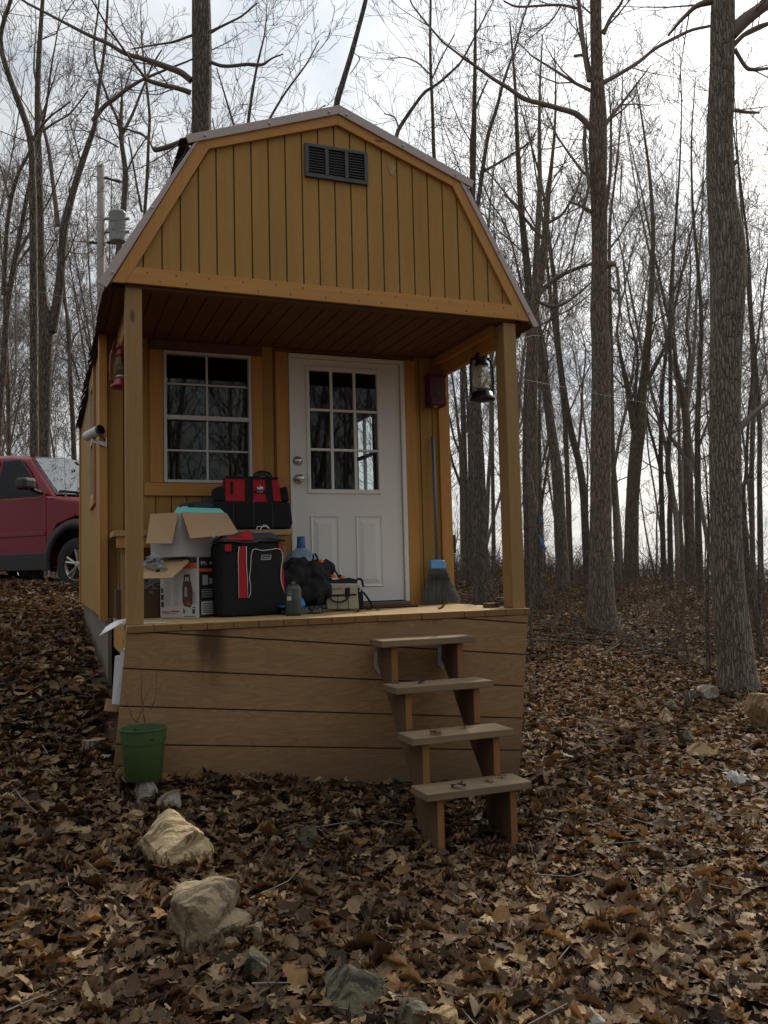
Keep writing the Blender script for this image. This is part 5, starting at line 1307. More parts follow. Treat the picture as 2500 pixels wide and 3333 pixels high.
# --- trunks of the wood on the right
wood = [
 ('upright dark trunk just outside the right porch post', 19, [(1722,1880,32),(1716,1650,29),(1712,1500,29),(1716,1300,31),(1732,1100,34)], [], 'bark_dark'),
 ('stout trunk leaning left among the trees beyond the porch', 20, [(1832,1870,50),(1822,1700,44),(1817,1570,42),(1806,1480,38),(1794,1400,34),(1780,1280,32),(1762,1160,32),(1750,1080,31),(1740,980,28)], [[(1786,1320,12),(1790,1420,9),(1770,1500,7)],[(1760,1150,16),(1740,1050,12),(1700,960,9)]], 'bark_brown'),
 ('trunk leaning left beside the tall brownish oak', 22, [(1912,1850,30),(1905,1720,29),(1900,1600,28),(1884,1500,26),(1862,1420,24),(1846,1340,22),(1830,1230,20),(1815,1110,19)], [[(1880,1480,10),(1890,1380,8),(1895,1250,7)]], 'bark_dark'),
 ('slim trunk with a fork left of the tall brownish oak', 23, [(1858,1860,22),(1852,1700,20),(1845,1500,18),(1838,1350,17),(1822,1200,16)], [], 'bark_brown'),
 ('thin upright trunk just right of the tall brownish oak', 21, [(2012,1850,24),(2004,1700,19),(1998,1560,17),(1992,1394,18),(1990,1250,17),(1988,1100,16)], [], 'bark_brown'),
 ('massive forking trunk in the middle of the right wood', 23, [(2056,1900,62),(2055,1800,54),(2058,1650,48),(2064,1540,48),(2074,1440,50),(2082,1380,48),(2088,1300,34),(2100,1200,28),(2112,1080,24)], [[(2066,1400,26),(2052,1320,22),(2040,1250,17),(2024,1190,13),(2010,1120,10)],[(2096,1260,16),(2130,1200,13),(2165,1130,10)],[(2068,1360,14),(2066,1280,11),(2072,1180,9)]], 'bark_brown'),
 ('slim trunk right of the massive forking trunk', 24, [(2160,1840,21),(2156,1700,19),(2153,1600,18),(2150,1500,17),(2152,1400,16),(2155,1250,14)], [[(2150,1530,9),(2128,1450,9),(2108,1390,8),(2098,1330,6)]], 'bark_dark'),
 ('wavy slim trunk second right of the massive forking trunk', 22, [(2184,1910,22),(2182,1800,20),(2180,1690,19),(2184,1600,18),(2172,1540,18),(2178,1440,17),(2184,1380,16),(2182,1200,15),(2180,1080,13)], [[(2186,1430,8),(2220,1480,7),(2240,1500,6)]], 'bark_dark'),
 ('thin pale trunk between two groups in the right wood', 28, [(2220,1850,14),(2216,1700,12),(2212,1550,12),(2210,1400,11),(2205,1200,10)], [], 'bark_brown'),
 ('wide trunk cluster left of the big oak', 23, [(2252,1900,46),(2246,1780,38),(2244,1650,34),(2240,1500,30),(2236,1400,28),(2230,1320,27),(2216,1250,18),(2200,1180,15),(2190,1100,12)], [[(2232,1340,16),(2240,1250,14),(2250,1150,12)],[(2228,1480,12),(2200,1440,9),(2180,1420,7)]], 'bark_brown'),
 ('second trunk hard left of the big oak', 20, [(2284,1960,26),(2278,1850,24),(2272,1700,24),(2272,1560,22),(2270,1400,20),(2276,1250,18)], [[(2276,1450,9),(2300,1380,8),(2330,1300,6)]], 'bark_dark'),
 ('sapling stem in front of the big oak on its left', 11.5, [(2308,2230,20),(2306,2120,17),(2302,1980,15),(2304,1880,12),(2308,1700,9)], [], 'bark_dark'),
 ('slim trunk first right of the big oak', 19, [(2440,2000,22),(2432,1850,20),(2428,1750,20),(2420,1650,18),(2420,1580,16),(2428,1560,13),(2432,1450,11),(2440,1300,9)], [[(2432,1560,9),(2445,1540,8),(2450,1500,6)]], 'bark_dark'),
 ('grey trunk second right of the big oak', 20, [(2456,1980,26),(2450,1850,20),(2448,1700,19),(2446,1550,18),(2450,1400,18),(2455,1250,17)], [], 'bark_brown'),
 ('dark trunk third right of the big oak', 18, [(2478,2060,26),(2476,1850,22),(2474,1700,20),(2472,1550,18),(2474,1400,17),(2466,1250,15)], [], 'bark_dark'),
 ('forked bush tree low at the right edge by the big oak', 13, [(2488,2210,30),(2475,2100,26),(2462,2000,24),(2450,1930,18),(2440,1880,12)], [[(2470,2050,14),(2476,1960,12),(2480,1880,8)]], 'bark_dark'),
 ('big dark trunk seen beyond the porch under the lantern', 17, [(1566,1880,60),(1560,1700,56),(1556,1550,55),(1550,1400,50),(1545,1300,44),(1552,1180,40)], [], 'bark_dark'),
 ('slim branching tree seen between the cabin wall and the lantern', 22, [(1508,1850,22),(1505,1700,19),(1503,1560,17),(1500,1450,15),(1490,1380,10),(1480,1280,8)], [[(1505,1450,11),(1520,1390,9),(1535,1300,7)],[(1500,1480,9),(1478,1430,8),(1462,1350,6)],[(1500,1580,10),(1470,1500,8),(1458,1440,6)]], 'bark_brown'),
 ('thin stem seen close left of the right porch post', 23, [(1608,1860,16),(1606,1700,15),(1603,1500,14),(1602,1300,13),(1598,1150,12)], [], 'bark_brown'),
 ('dark stem close left of the trunk under the lantern', 20, [(1538,1960,18),(1532,1750,16),(1530,1600,14),(1528,1480,12),(1524,1350,10)], [], 'bark_dark'),
 ('pale leaning stem seen right of the trunk under the lantern', 19, [(1576,1870,20),(1584,1700,18),(1590,1560,15),(1598,1450,13)], [], 'bark_grey'),
 ('sapling tied with a blue ribbon right of the porch', 16.5, [(1760,1900,20),(1760,1750,16),(1758,1600,13),(1757,1450,12),(1756,1300,9)], [[(1748,1880,13),(1754,1700,11),(1770,1600,10),(1786,1500,8),(1798,1420,6)]], 'bark_dark'),
 ('thin sapling rising beside the right end of the deck', 12.5, [(1728,2010,13),(1732,1900,11),(1738,1800,9),(1745,1720,7),(1755,1650,5)], [], 'bark_dark'),
]
for i,(lab,zc,tr,lm,bk_) in enumerate(wood):
    small = 'sapling' in lab or 'bush' in lab
    hand_tree('sapling' if small else 'bare_tree', lab, zc, [(u,v,w*.9) for u,v,w in tr], lm, seed=100+i, bark=bk_, twig='twig_dark' if i % 2 else 'twig', top=1.2 if small else 7, nl=6 if small else 11, start=.45, L=.8 if small else 3.2, maxlev=3 if small else 4)

# --- prototypes copied through the far wood
def proto(i):
    rg = np.random.RandomState(300+i); h = rg.uniform(14,20); r = rg.uniform(.05,.10)
    p = np.array([0,0,-.3]); d = nrm(np.array([rg.normal(0,.05),rg.normal(0,.05),1])); pts = [p]; n = 14
    for k in range(n):
        d = nrm(d+rg.normal(0,.055,3)+np.array([0,0,.06])); pts.append(pts[-1]+d*(h+.3)/n)
    pts = np.array(pts); rad = r*(1-.86*np.linspace(0,1,n+1)**1.15); path = np.c_[pts,rad]
    path = smooth_path(path, 26); tk = TB(); tk.tube(path[:,:3],path[:,3],8); cr = TB()
    fork = rg.rand() < .5
    nl = rg.randint(20,28); t0 = rg.uniform(.22,.36)
    for k in range(nl):
        t = t0+(1-t0)*(k+rg.rand())/nl; j = min(24,int(t*25)); dl = nrm(path[j+1,:3]-path[j,:3])
        L = rg.uniform(2.0,4.2)*(1.15-.75*t)+.6
        grow(rg, path[j,:3], dev(rg, dl, R(rg.uniform(28,62))), L, max(.012,path[j,3]*rg.uniform(.22,.42)), 1, cr, 4, .0065, .10, [6,5,4,3])
    return tk.mesh('trunk', 'bark_far_haze'), cr.mesh('crown', 'twig_far')
protos = [proto(i) for i in range(8)]
rg = np.random.RandomState(77)
def far_tree(x, y, i, s, lab, grp):
    t = bpy.data.objects.new('bare_tree', None); COL.objects.link(t); t.location = (x,y,ghf(x,y)-.05); t.rotation_euler = (rg.normal(0,.03),rg.normal(0,.03),rg.uniform(0,6.28)); t.scale = (s,s,s)
    tag(t, lab, 'tree', grp)
    for nm, me in zip(('trunk','crown'), protos[i]):
        o = bpy.data.objects.new(nm, me); COL.objects.link(o); o.parent = t
placed = []
def scatter(n, a0, a1, r0, r1, lab, grp, gap=1.3, smin=.75, smax=1.15):
    c = 0; tries = 0
    while c < n and tries < n*40:
        tries += 1
        a = YAW+R(rg.uniform(a0,a1)); r = math.sqrt(rg.uniform(r0*r0,r1*r1)); x = CAM[0]+r*math.sin(a); y = CAM[1]+r*math.cos(a)
        if -1.5 < x < 4 and y < 8: continue
        u,v,z = proj((x,y,0))
        if z > 0 and 1080 < u < 1240 and rg.rand() < .85: continue
        if z > 0 and z < 26 and (1500 < u < 2480) : continue
        if any((x-p[0])**2+(y-p[1])**2 < gap*gap for p in placed): continue
        placed.append((x,y)); far_tree(x,y,rg.randint(8),rg.uniform(smin,smax),lab,grp); c += 1
scatter(30, 2, 30, 30, 54, 'slender bare tree standing deep in the wood right of the cabin', 'bare trees deep in the right wood')
scatter(52, -30, 2, 29, 54, 'slender bare tree standing in the wood behind the cabin', 'bare trees behind the cabin')

# --- blue ribbons
for k,(pts,lab,zc) in enumerate([([(1754,1742),(1762,1758),(1772,1775),(1778,1790),(1772,1775),(1763,1768)],'bright blue ribbon hanging low on the sapling right of the porch',16.3),([(1760,1682),(1765,1700),(1763,1690)],'short scrap of blue ribbon higher on the same sapling',16.3)]):
    q = [at(u,v,zc) for u,v in pts]; m = MB(); w = RT*.013+UP*.007
    for a_,b_ in zip(q[:-1],q[1:]): m.add([a_-w,a_+w,b_+w,b_-w],[(0,1,2,3)])
    tag(m.build('ribbon', 'ribbon', None, recalc=False), lab, 'ribbon')

# ------------------------------------------------------------------ fallen branches
fb_specs = [([(1725,2086),(1800,2092),(1900,2098),(2010,2100),(2100,2112),(2180,2122)],9),([(1720,2070),(1830,2078),(1930,2082),(2000,2090)],7),([(1900,2056),(2000,2064),(2080,2078),(2180,2088),(2280,2100)],6),
            ([(2080,2110),(2150,2128),(2220,2142),(2290,2170)],9),([(1960,2130),(2020,2104),(2060,2078),(2080,2060)],5),([(1760,2040),(1860,2055),(1960,2060),(2050,2056)],6),([(2060,2140),(2120,2120),(2190,2118),(2260,2126)],7)]
rg = np.random.RandomState(55)
for i,(pts,w) in enumerate(fb_specs):
    q = []
    for u,v in pts:
        g, t = ground_at(u,v+12); q.append(g+np.array([0,0,.05+.05*rg.rand()]))
    t = TB(); P = smooth_path(np.array(q),14); rad = np.linspace(w*t_/FPX/2 if (t_ := t and 12.0) else .02, .008, 14); t.tube(P,rad,7)
    for k in range(7):
        j = rg.randint(1,12); grow(rg, P[j], dev(rg, nrm(P[j+1]-P[j]), R(rg.uniform(20,60))), rg.uniform(.4,1.1), .009, 2, t, 4, .003, .04)
    root = P.mean(0); o = bpy.data.objects.new('fallen_branch', t.mesh('fallen_branch', 'bark_dark', root)); COL.objects.link(o); o.location = root
    tag(o, 'fallen bare branch in the tangle on the leaves right of the cabin', 'branch', 'fallen branches right of the cabin')

# ------------------------------------------------------------------ undergrowth (stuff)
rg = np.random.RandomState(66); t = TB()
for k in range(8500):
    a = YAW+R(rg.uniform(-30,30)); r = math.sqrt(rg.uniform(14**2,38**2)); x = CAM[0]+r*math.sin(a); y = CAM[1]+r*math.cos(a)
    if -1.2 < x < 3.4 and y < 7: continue
    if x < 2 and r < 20: continue
    h = rg.uniform(.15,.7)*(1.0 if rg.rand() < .85 else 2.2)*(1.5 if r > 24 else 1); p = np.array([x,y,ghf(x,y)-.03]); lean = rg.normal(0,.45,2)
    n = 4; pts = [p+np.array([lean[0]*h*(i/n)**1.5, lean[1]*h*(i/n)**1.5, h*i/n*(1-.12*i/n)])+rg.normal(0,.03,3)*(i>0) for i in range(n+1)]
    t.tube(np.array(pts), np.linspace(.009,.004,n+1), 3)
    for b_ in range(3):
        q = pts[rg.randint(1,n+1)]; d = rg.normal(0,.22,3); t.tube(np.array([q,q+d*.6,q+d+np.array([0,0,.06])]), np.array([.004,.003,.0025]), 3)
tag_o = bpy.data.objects.new('undergrowth', t.mesh('undergrowth', 'bramble')); COL.objects.link(tag_o); tag(tag_o, 'thin leafless brambles and brush on the floor of the wood', 'undergrowth', kind='stuff')

# mass of far twiggy wood closing the view, and the wood opposite that the panes reflect
def far_mass(name, label, a0, a1, r0, r1, n, seed, hmin, hmax):
    rg = np.random.RandomState(seed); t = TB()
    for k in range(n):
        a = YAW+R(rg.uniform(a0,a1)); r = math.sqrt(rg.uniform(r0*r0,r1*r1)); x = CAM[0]+r*math.sin(a); y = CAM[1]+r*math.cos(a)
        h = rg.uniform(hmin,hmax); p = np.array([x,y,ghf(x,y)-.3]); d = nrm(np.array([rg.normal(0,.06),rg.normal(0,.06),1])); pts = [p]
        for i in range(8): d = nrm(d+rg.normal(0,.05,3)+np.array([0,0,.04])); pts.append(pts[-1]+d*h/8)
        pts = np.array(pts); t.tube(pts, rg.uniform(.05,.15)*(1-.85*np.linspace(0,1,9)), 5)
        for b_ in range(10):
            i = rg.randint(2,8); grow(rg, pts[i], dev(rg, nrm(pts[i]-pts[i-1]), R(rg.uniform(25,60))), rg.uniform(1.2,3.2), .022, 2, t, 4, .011, .12, [6,5,5,2])
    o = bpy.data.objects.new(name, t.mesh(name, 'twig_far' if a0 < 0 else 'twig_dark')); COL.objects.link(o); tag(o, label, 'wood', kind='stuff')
far_mass('distant_wood', 'grey brown mass of bare trees on the far slope', -30, 32, 55, 90, 80, 5, 8, 14)
far_mass('opposite_wood', 'bare wood across the clearing mirrored in the door and window panes', 115, 245, 8, 24, 130, 6, 9, 16)

# ------------------------------------------------------------------ UTILITY POLE AND WIRES
zc = 26.0; s = zc/FPX
pb_ = at(328,560,zc); gx_, gy_ = pb_[0], pb_[1]; gz_ = ghf(gx_,gy_)
up_o = thing('utility_pole', 'weathered grey utility pole rising behind the left eave', 'utility pole', (gx_,gy_,gz_))
top_z = at(328,540,zc)[2]
MB().tube([(gx_,gy_,gz_-.3),(gx_,gy_,(gz_+top_z)/2),(gx_,gy_,top_z)],[.15,.125,.108],16).build('pole', 'pole_wood', up_o, smooth=True)
m = MB(); m.tube([at(342,578,zc),at(362,584,zc),at(380,588,zc),at(398,592,zc)],[.05,.035,.055,.04],8); m.tube([at(325,578,zc),at(300,572,zc)],.02,6); m.build('cutout_arm', 'insulator', up_o)
m = MB()
for uu in (303,362):
    for du in (-9,0,9): q = at(uu+du,788+abs(du)*.2,zc); m.blob(q,.055,.055,.06,uu+du,.05,2)
m.tube([at(296,787,zc),at(370,792,zc)],.02,6); m.build('insulator', 'insulator', up_o)
tf = at(383,789,zc-.1); tt = at(383,684,zc-.1); rr = 26*s
tr_ = MB(); hh = tt[2]-tf[2]; tr_.lathe([(rr*.8,0),(rr*.97,.02),(rr,.05),(rr,hh*.9),(rr*1.03,hh*.91),(rr*1.03,hh*.94),(rr*.9,hh*.99),(rr*.3,hh*1.03)],tuple(tf),28); tro = tr_.build('transformer', 'transformer_grey', up_o, smooth=True)
m = MB(); m.lathe([(.06,hh),(.04,hh*1.04),(.065,hh*1.06),(.04,hh*1.09),(.055,hh*1.11),(.02,hh*1.17)],tuple(tf),14); m.build('bushing', 'transformer_grey', tro, smooth=True)
m = MB()
for v in (712,755): a_ = at(340,v,zc); b_ = at(422,v,zc); m.tube([a_,b_],.05,6)
m.build('bracket', 'transformer_grey', up_o)
def wire(label, pts, r, mat, sag=.0):
    P = smooth_path(np.array(pts), 24); t_ = np.linspace(0,1,24); P[:,2] -= sag*4*t_*(1-t_)
    m = MB(); m.tube(P, r, 5); tag(m.build('wire', mat, None, smooth=True), label, 'wire')
wire('upper overhead wire running from the pole to the left edge', [at(-200,758,24),at(0,772,25),at(296,787,26)], .014, 'wire')
wire('lower overhead wire sagging behind the left trunks to the eave', [at(-150,932,12),at(0,935,12),at(110,945,11),at(203,966,10),(-.05,.6,1.95)], .003, 'pale_wire')
wire('pale thin wire stretched from the right porch post to the big oak', [on(1693,1233,'X',2.441),at(1800,1253,6.5),at(2060,1305,8.3),at(2312,1345,10.2),at(2520,1378,11)], .0014, 'pale_wire')
wire('thin wire crossing from the right eave toward the woods', [(2.5,.4,1.80),at(1740,1090,7),at(1800,1100,9)], .001, 'pale_wire')

# ------------------------------------------------------------------ RED TRUCK
TH = R(27); fwdh = nrm(np.array([FW[0],FW[1],0])); rth = np.array([fwdh[1],-fwdh[0],0])
hd = rth*math.cos(TH)-fwdh*math.sin(TH); lf_ = np.array([-hd[1],hd[0],0])      # heading, left
wc = at(268,1838,12.0); gzt = ghf(wc[0],wc[1])+.0
tko = thing('pickup_truck', 'dark red four wheel drive parked behind the left of the cabin', 'car', (0,0,0))
org = np.array([wc[0],wc[1],wc[2]-.365])+lf_*.78          # centre line under the front axle
M = Matrix(((hd[0],lf_[0],0,org[0]),(hd[1],lf_[1],0,org[1]),(0,0,1,org[2]),(0,0,0,1)))
tko.matrix_world = M
def zmap(z): return z if z <= .42 else (.42+(z-.42)*1.31 if z <= 1.14 else 1.363+(z-1.14)*1.04)
def tbuild(mb, name, mat, parent=None, zm=True, **kw):
    if zm: mb.v = [(x,y,zmap(z)) for x,y,z in mb.v]
    me_o = MB.build(mb, name, mat, None, **kw); me_o.parent = parent or tko; return me_o
HW = .90
body = [(.95,.42),(.95,.62),(.93,.86),(.80,.98),(.30,1.06),(-.42,1.135),(-.60,1.14),(-3.9,1.16),(-3.95,.55),(-3.9,.40),(-3.36,.38),(-3.36,.62),(-3.2,.79),(-2.94,.85),(-2.68,.79),(-2.52,.62),(-2.52,.38),(-.52,.36),(-.50,.60),(-.36,.80),(0,.88),(.36,.80),(.50,.60),(.52,.40)]
def loftbody(poly, ys):
    m = MB(); n = len(poly); vs = []
    for y,ix in ys:
        cxm = sum(p[0] for p in poly)/n
        for px,pz in poly: vs.append((px+(cxm-px)*0+(-ix if px>0.6 else 0), y, pz-(ix*.25 if pz>1.0 else 0)))
    fs = [(i*n+k,i*n+(k+1)%n,(i+1)*n+(k+1)%n,(i+1)*n+k) for i in range(len(ys)-1) for k in range(n)]
    m.add(vs, fs)
    return m
lbm = loftbody(body, [(-HW,.16),(-HW+.05,.06),(-.5,.0),(0,-.04),(.5,0),(HW-.05,.06),(HW,.16)])
# side caps as triangulated n-gons
n = len(body); lbm.f += [tuple(range(n)), tuple(6*n+k for k in range(n-1,-1,-1))]
bo = tbuild(lbm, 'body', 'truck_red', smooth=False, bevel=.03, seg=3)
gb0 = [(-.47,1.13,.80),(-3.80,1.15,.82)]; 
A = {'bf':(-.44,1.13,.80),'br':(-3.86,1.15,.82),'tf':(-1.22,1.745,.62),'tr':(-3.70,1.78,.64)}
roofpts = [(x,z,.80-.19*(z-1.13)/.62) for x,z in ((-1.23,1.745),(-1.65,1.80),(-2.3,1.83),(-3.5,1.80))]
m = MB(); prof = [(-.53,1.13,.80)]+roofpts+[(-3.86,1.15,.7939)]
KF = [(-1,0),(-.86,.035),(0,.055),(.86,.035),(1,0)]
vs = []
for f_,dz_ in KF:
    for i,(x,z,y) in enumerate(prof):
        inn = 1 <= i <= 4
        bx_ = (.11 if i == 0 else .06 if i == 1 else 0)*(1-f_*f_)
        vs.append((x+bx_, y*f_, z-.045+dz_*1.3 if inn else z))
fs = []
for c_ in range(4):
    for i in range(5): fs.append((c_*6+i,c_*6+i+1,c_*6+6+i+1,c_*6+6+i))
fs += [tuple(range(5,-1,-1)),tuple(24+k for k in range(6))]
m.add(vs, fs); tbuild(m, 'cabin_shell', 'truck_red', bevel=.025, seg=3)
# glass: windshield, front side window, rear side window (proud of the shell)
def offq(q, o): 
    a_,b_,c_ = np.array(q[0]),np.array(q[1]),np.array(q[2]); n_ = nrm(np.cross(b_-a_,c_-a_)); return [tuple(np.array(p)+n_*o) for p in q]
def wsq(f0, f1, w, lift, z0, z1):
    V_, F_ = [], []
    n_ = 12
    for k in range(n_+1):
        f_ = -w+2*w*k/n_; dz_ = np.interp(f_, [-1,-.86,0,.86,1], [0,.035,.055,.035,0])
        b_ = np.array([-.53+.11*(1-f_*f_), .80*f_, 1.13]); tp_ = np.array([-1.23+.06*(1-f_*f_), .6115*f_, 1.745-.045+dz_*1.3])
        for q_ in (z0,z1):
            p_ = b_+(tp_-b_)*q_; V_.append((p_[0]+lift*.75, p_[1], p_[2]+lift*.66))
    F_ = [(2*k,2*k+2,2*k+3,2*k+1) for k in range(n_)]
    return V_, F_
m = MB(); m.add(*wsq(0,0,.90,.016,.05,.95)); tbuild(m, 'windshield', 'car_glass', recalc=False)
m = MB(); m.add(*wsq(0,0,.95,.009,.01,.985)); tbuild(m, 'windshield_seal', 'truck_black', recalc=False)
def side(x,z): t_ = (z-1.13)/.62; return -(.80-.19*t_)-.020
for nm, pts in (('side_window',[(-.80,1.165),(-1.75,1.165),(-1.75,1.70),(-1.38,1.695),(-1.14,1.50)]),('side_window',[(-1.86,1.165),(-2.75,1.165),(-2.75,1.715),(-1.86,1.71)])):
    for sgn in (1,-1):
        m = MB(); m.add([(x,side(x,z)*sgn,z) for x,z in pts],[tuple(range(len(pts)))]); tbuild(m, nm, 'tinted_glass', recalc=False)
        m = MB(); m.add([(x+(.02 if x > -1.2 else -.0),side(x,z)*sgn+.006*sgn,z+(.018 if z > 1.4 else -.018)) for x,z in pts],[tuple(range(len(pts)))]); tbuild(m, 'window_seal', 'truck_black', recalc=False)
# door panel, lower cladding, flares
m = MB(); dz = [(-.56,.50),(-1.80,.50),(-1.80,1.125),(-.56,1.115)]
m.prism(dz, lambda u,v,d: (u,-HW-.006+d,v), 0, .02); do = tbuild(m, 'door', 'truck_red', bevel=.006)
m = MB(); m.prism([(-.55,.30),(-2.45,.30),(-2.45,.52),(-.55,.52)], lambda u,v,d: (u,-HW-.022+d,v), 0, .05); tbuild(m, 'rocker_cladding', 'truck_cladding', bevel=.015)
m = MB(); m.prism([(-.57,.70),(-1.79,.70),(-1.79,.745),(-.57,.745)], lambda u,v,d: (u,-HW-.020+d,v), 0, .03); m.build; mo = tbuild(m, 'side_moulding', 'truck_red', do, bevel=.008)
for xw in (0,-2.94):
    for sgn in (-1,1):
        m = MB(); ang = np.linspace(R(-8),R(188),22); vs = []
        for a_ in ang: 
            for r_,y_ in ((.475,HW-.02),(.475,HW+.045),(.60,HW+.03),(.615,HW-.01)): vs.append((xw+r_*math.cos(a_),sgn*y_,.375+r_*math.sin(a_)*1.02))
        m.add(vs,[(i*4+k,i*4+(k+1)%4,i*4+4+(k+1)%4,i*4+4+k) for i in range(21) for k in range(4)]); tbuild(m, 'fender_flare', 'truck_cladding', zm=False, smooth=True)
        m = MB(); t_ = MB(); t_.lathe([(.225,-.10),(.30,-.115),(.355,-.10),(.368,-.06),(.370,0),(.368,.06),(.355,.10),(.30,.115),(.225,.10)],(0,0,0),40,True)
        m.add([(xw+x,sgn*.80+z*sgn,.368+y) for x,y,z in t_.v],t_.f); wo_ = tbuild(m, 'wheel', 'tyre', zm=False, smooth=True)
        m = MB(); t_ = MB(); t_.lathe([(.232,.085),(.222,.09),(.205,.06),(.20,-.05)],(0,0,0),36,True); t_.lathe([(.05,.02),(.05,.07),(.03,.08),(.001,.08)],(0,0,0),16,True)
        for k in range(5):
            a_ = 2*math.pi*k/5+.3
            for da in (-.17,.17):
                p0 = (.04*math.cos(a_),.04*math.sin(a_),.055); p1 = (.212*math.cos(a_+da),.212*math.sin(a_+da),.07); t_.tube([p0,p1],[.020,.024],6)
        m.add([(xw+x,sgn*(.80+z),.368+y) for x,y,z in t_.v],t_.f); tbuild(m, 'rim', 'alloy', wo_, zm=False, smooth=False)
        m = MB(); t_ = MB(); t_.lathe([(.2,-.02),(.001,-.02)],(0,0,0),24,True); m.add([(xw+x,sgn*(.80+z),.368+y) for x,y,z in t_.v],t_.f); tbuild(m, 'brake', 'truck_black', wo_, zm=False)
m = MB(); m.box(-2.4,.42,-.74,.74,.36,.80); m.box(-3.8,-3.3,-.7,.7,.4,.8); tbuild(m, 'underbody', 'truck_black')
# mirror, cowl, wipers, antenna, lights
m = MB(); m.box(-.89,-.69,-1.17,-.95,1.21,1.37); mi = tbuild(m, 'mirror', 'truck_cladding', bevel=.045, seg=3)
m = MB(); m.tube([(-.72,-.82,1.17),(-.76,-.98,1.22)],.03,8); tbuild(m, 'mirror_arm', 'truck_cladding', mi)
m = MB(); m.add([(-.545,-.76,1.152),(-.34,-.78,1.138),(-.26,0,1.150),(-.34,.78,1.138),(-.545,.76,1.152),(-.43,0,1.157)],[(0,1,2,5),(5,2,3,4)]); tbuild(m, 'cowl', 'truck_black', recalc=False)
for y0,y1 in ((-.15,-.68),(.45,-.08)):
    m = MB(); m.tube([(-.42,y0,1.18),(-.50,(y0+y1)/2,1.205),(-.55,y1,1.21)],.011,6); tbuild(m, 'wiper', 'truck_black')
m = MB(); m.tube([(-.30,-.80,1.10),(-.31,-.80,1.45),(-.335,-.80,1.86)],.003,5); m.lathe([(.022,1.09),(.016,1.12),(.004,1.13)],(-.30,-.80,0),10); tbuild(m, 'antenna', 'truck_black')
m = MB(); m.box(.74,.90,-.86,-.55,.72,.90); tbuild(m, 'headlight', 'clear_box', bevel=.02)

# ------------------------------------------------------------------ GROUND, LEAVES, HILLS
def ground():
    r = np.r_[0, np.geomspace(.6,60,90), np.geomspace(64,4000,22)]; n = 160; a = np.arange(n)*2*math.pi/n
    X = 1.2+r[:,None]*np.cos(a); Y = .5+r[:,None]*np.sin(a)
    Z = gh(X.ravel(),Y.ravel()).reshape(X.shape)-.02
    V = np.stack([X,Y,Z],-1).reshape(-1,3)
    i = np.arange(len(r)-1)[:,None]*n; k = np.arange(n)[None]; k2 = (k+1) % n
    F = np.stack([i+k,i+k2,i+n+k2,i+n+k],-1).reshape(-1,4)
    o = bpy.data.objects.new('ground', quads('ground',V,F,'forest_floor')); COL.objects.link(o); tag(o, kind='structure')
ground()
def hills():
    m = MB(); N = 60; vs = []
    for i in range(N+1):
        a = YAW+R(-60+120*i/N); d = 3300; x,y = CAM[0]+d*math.sin(a),CAM[1]+d*math.cos(a)
        h = -160+(205*max(0,min(1,(i-40)/4)))+8*math.sin(i*1.3)
        vs += [(x,y,-400),(x,y,h)]
    m.add(vs,[(2*i,2*i+2,2*i+3,2*i+1) for i in range(N)]); o = m.build('hills','far_hill_haze',None,recalc=False); tag(o, kind='structure')
hills()

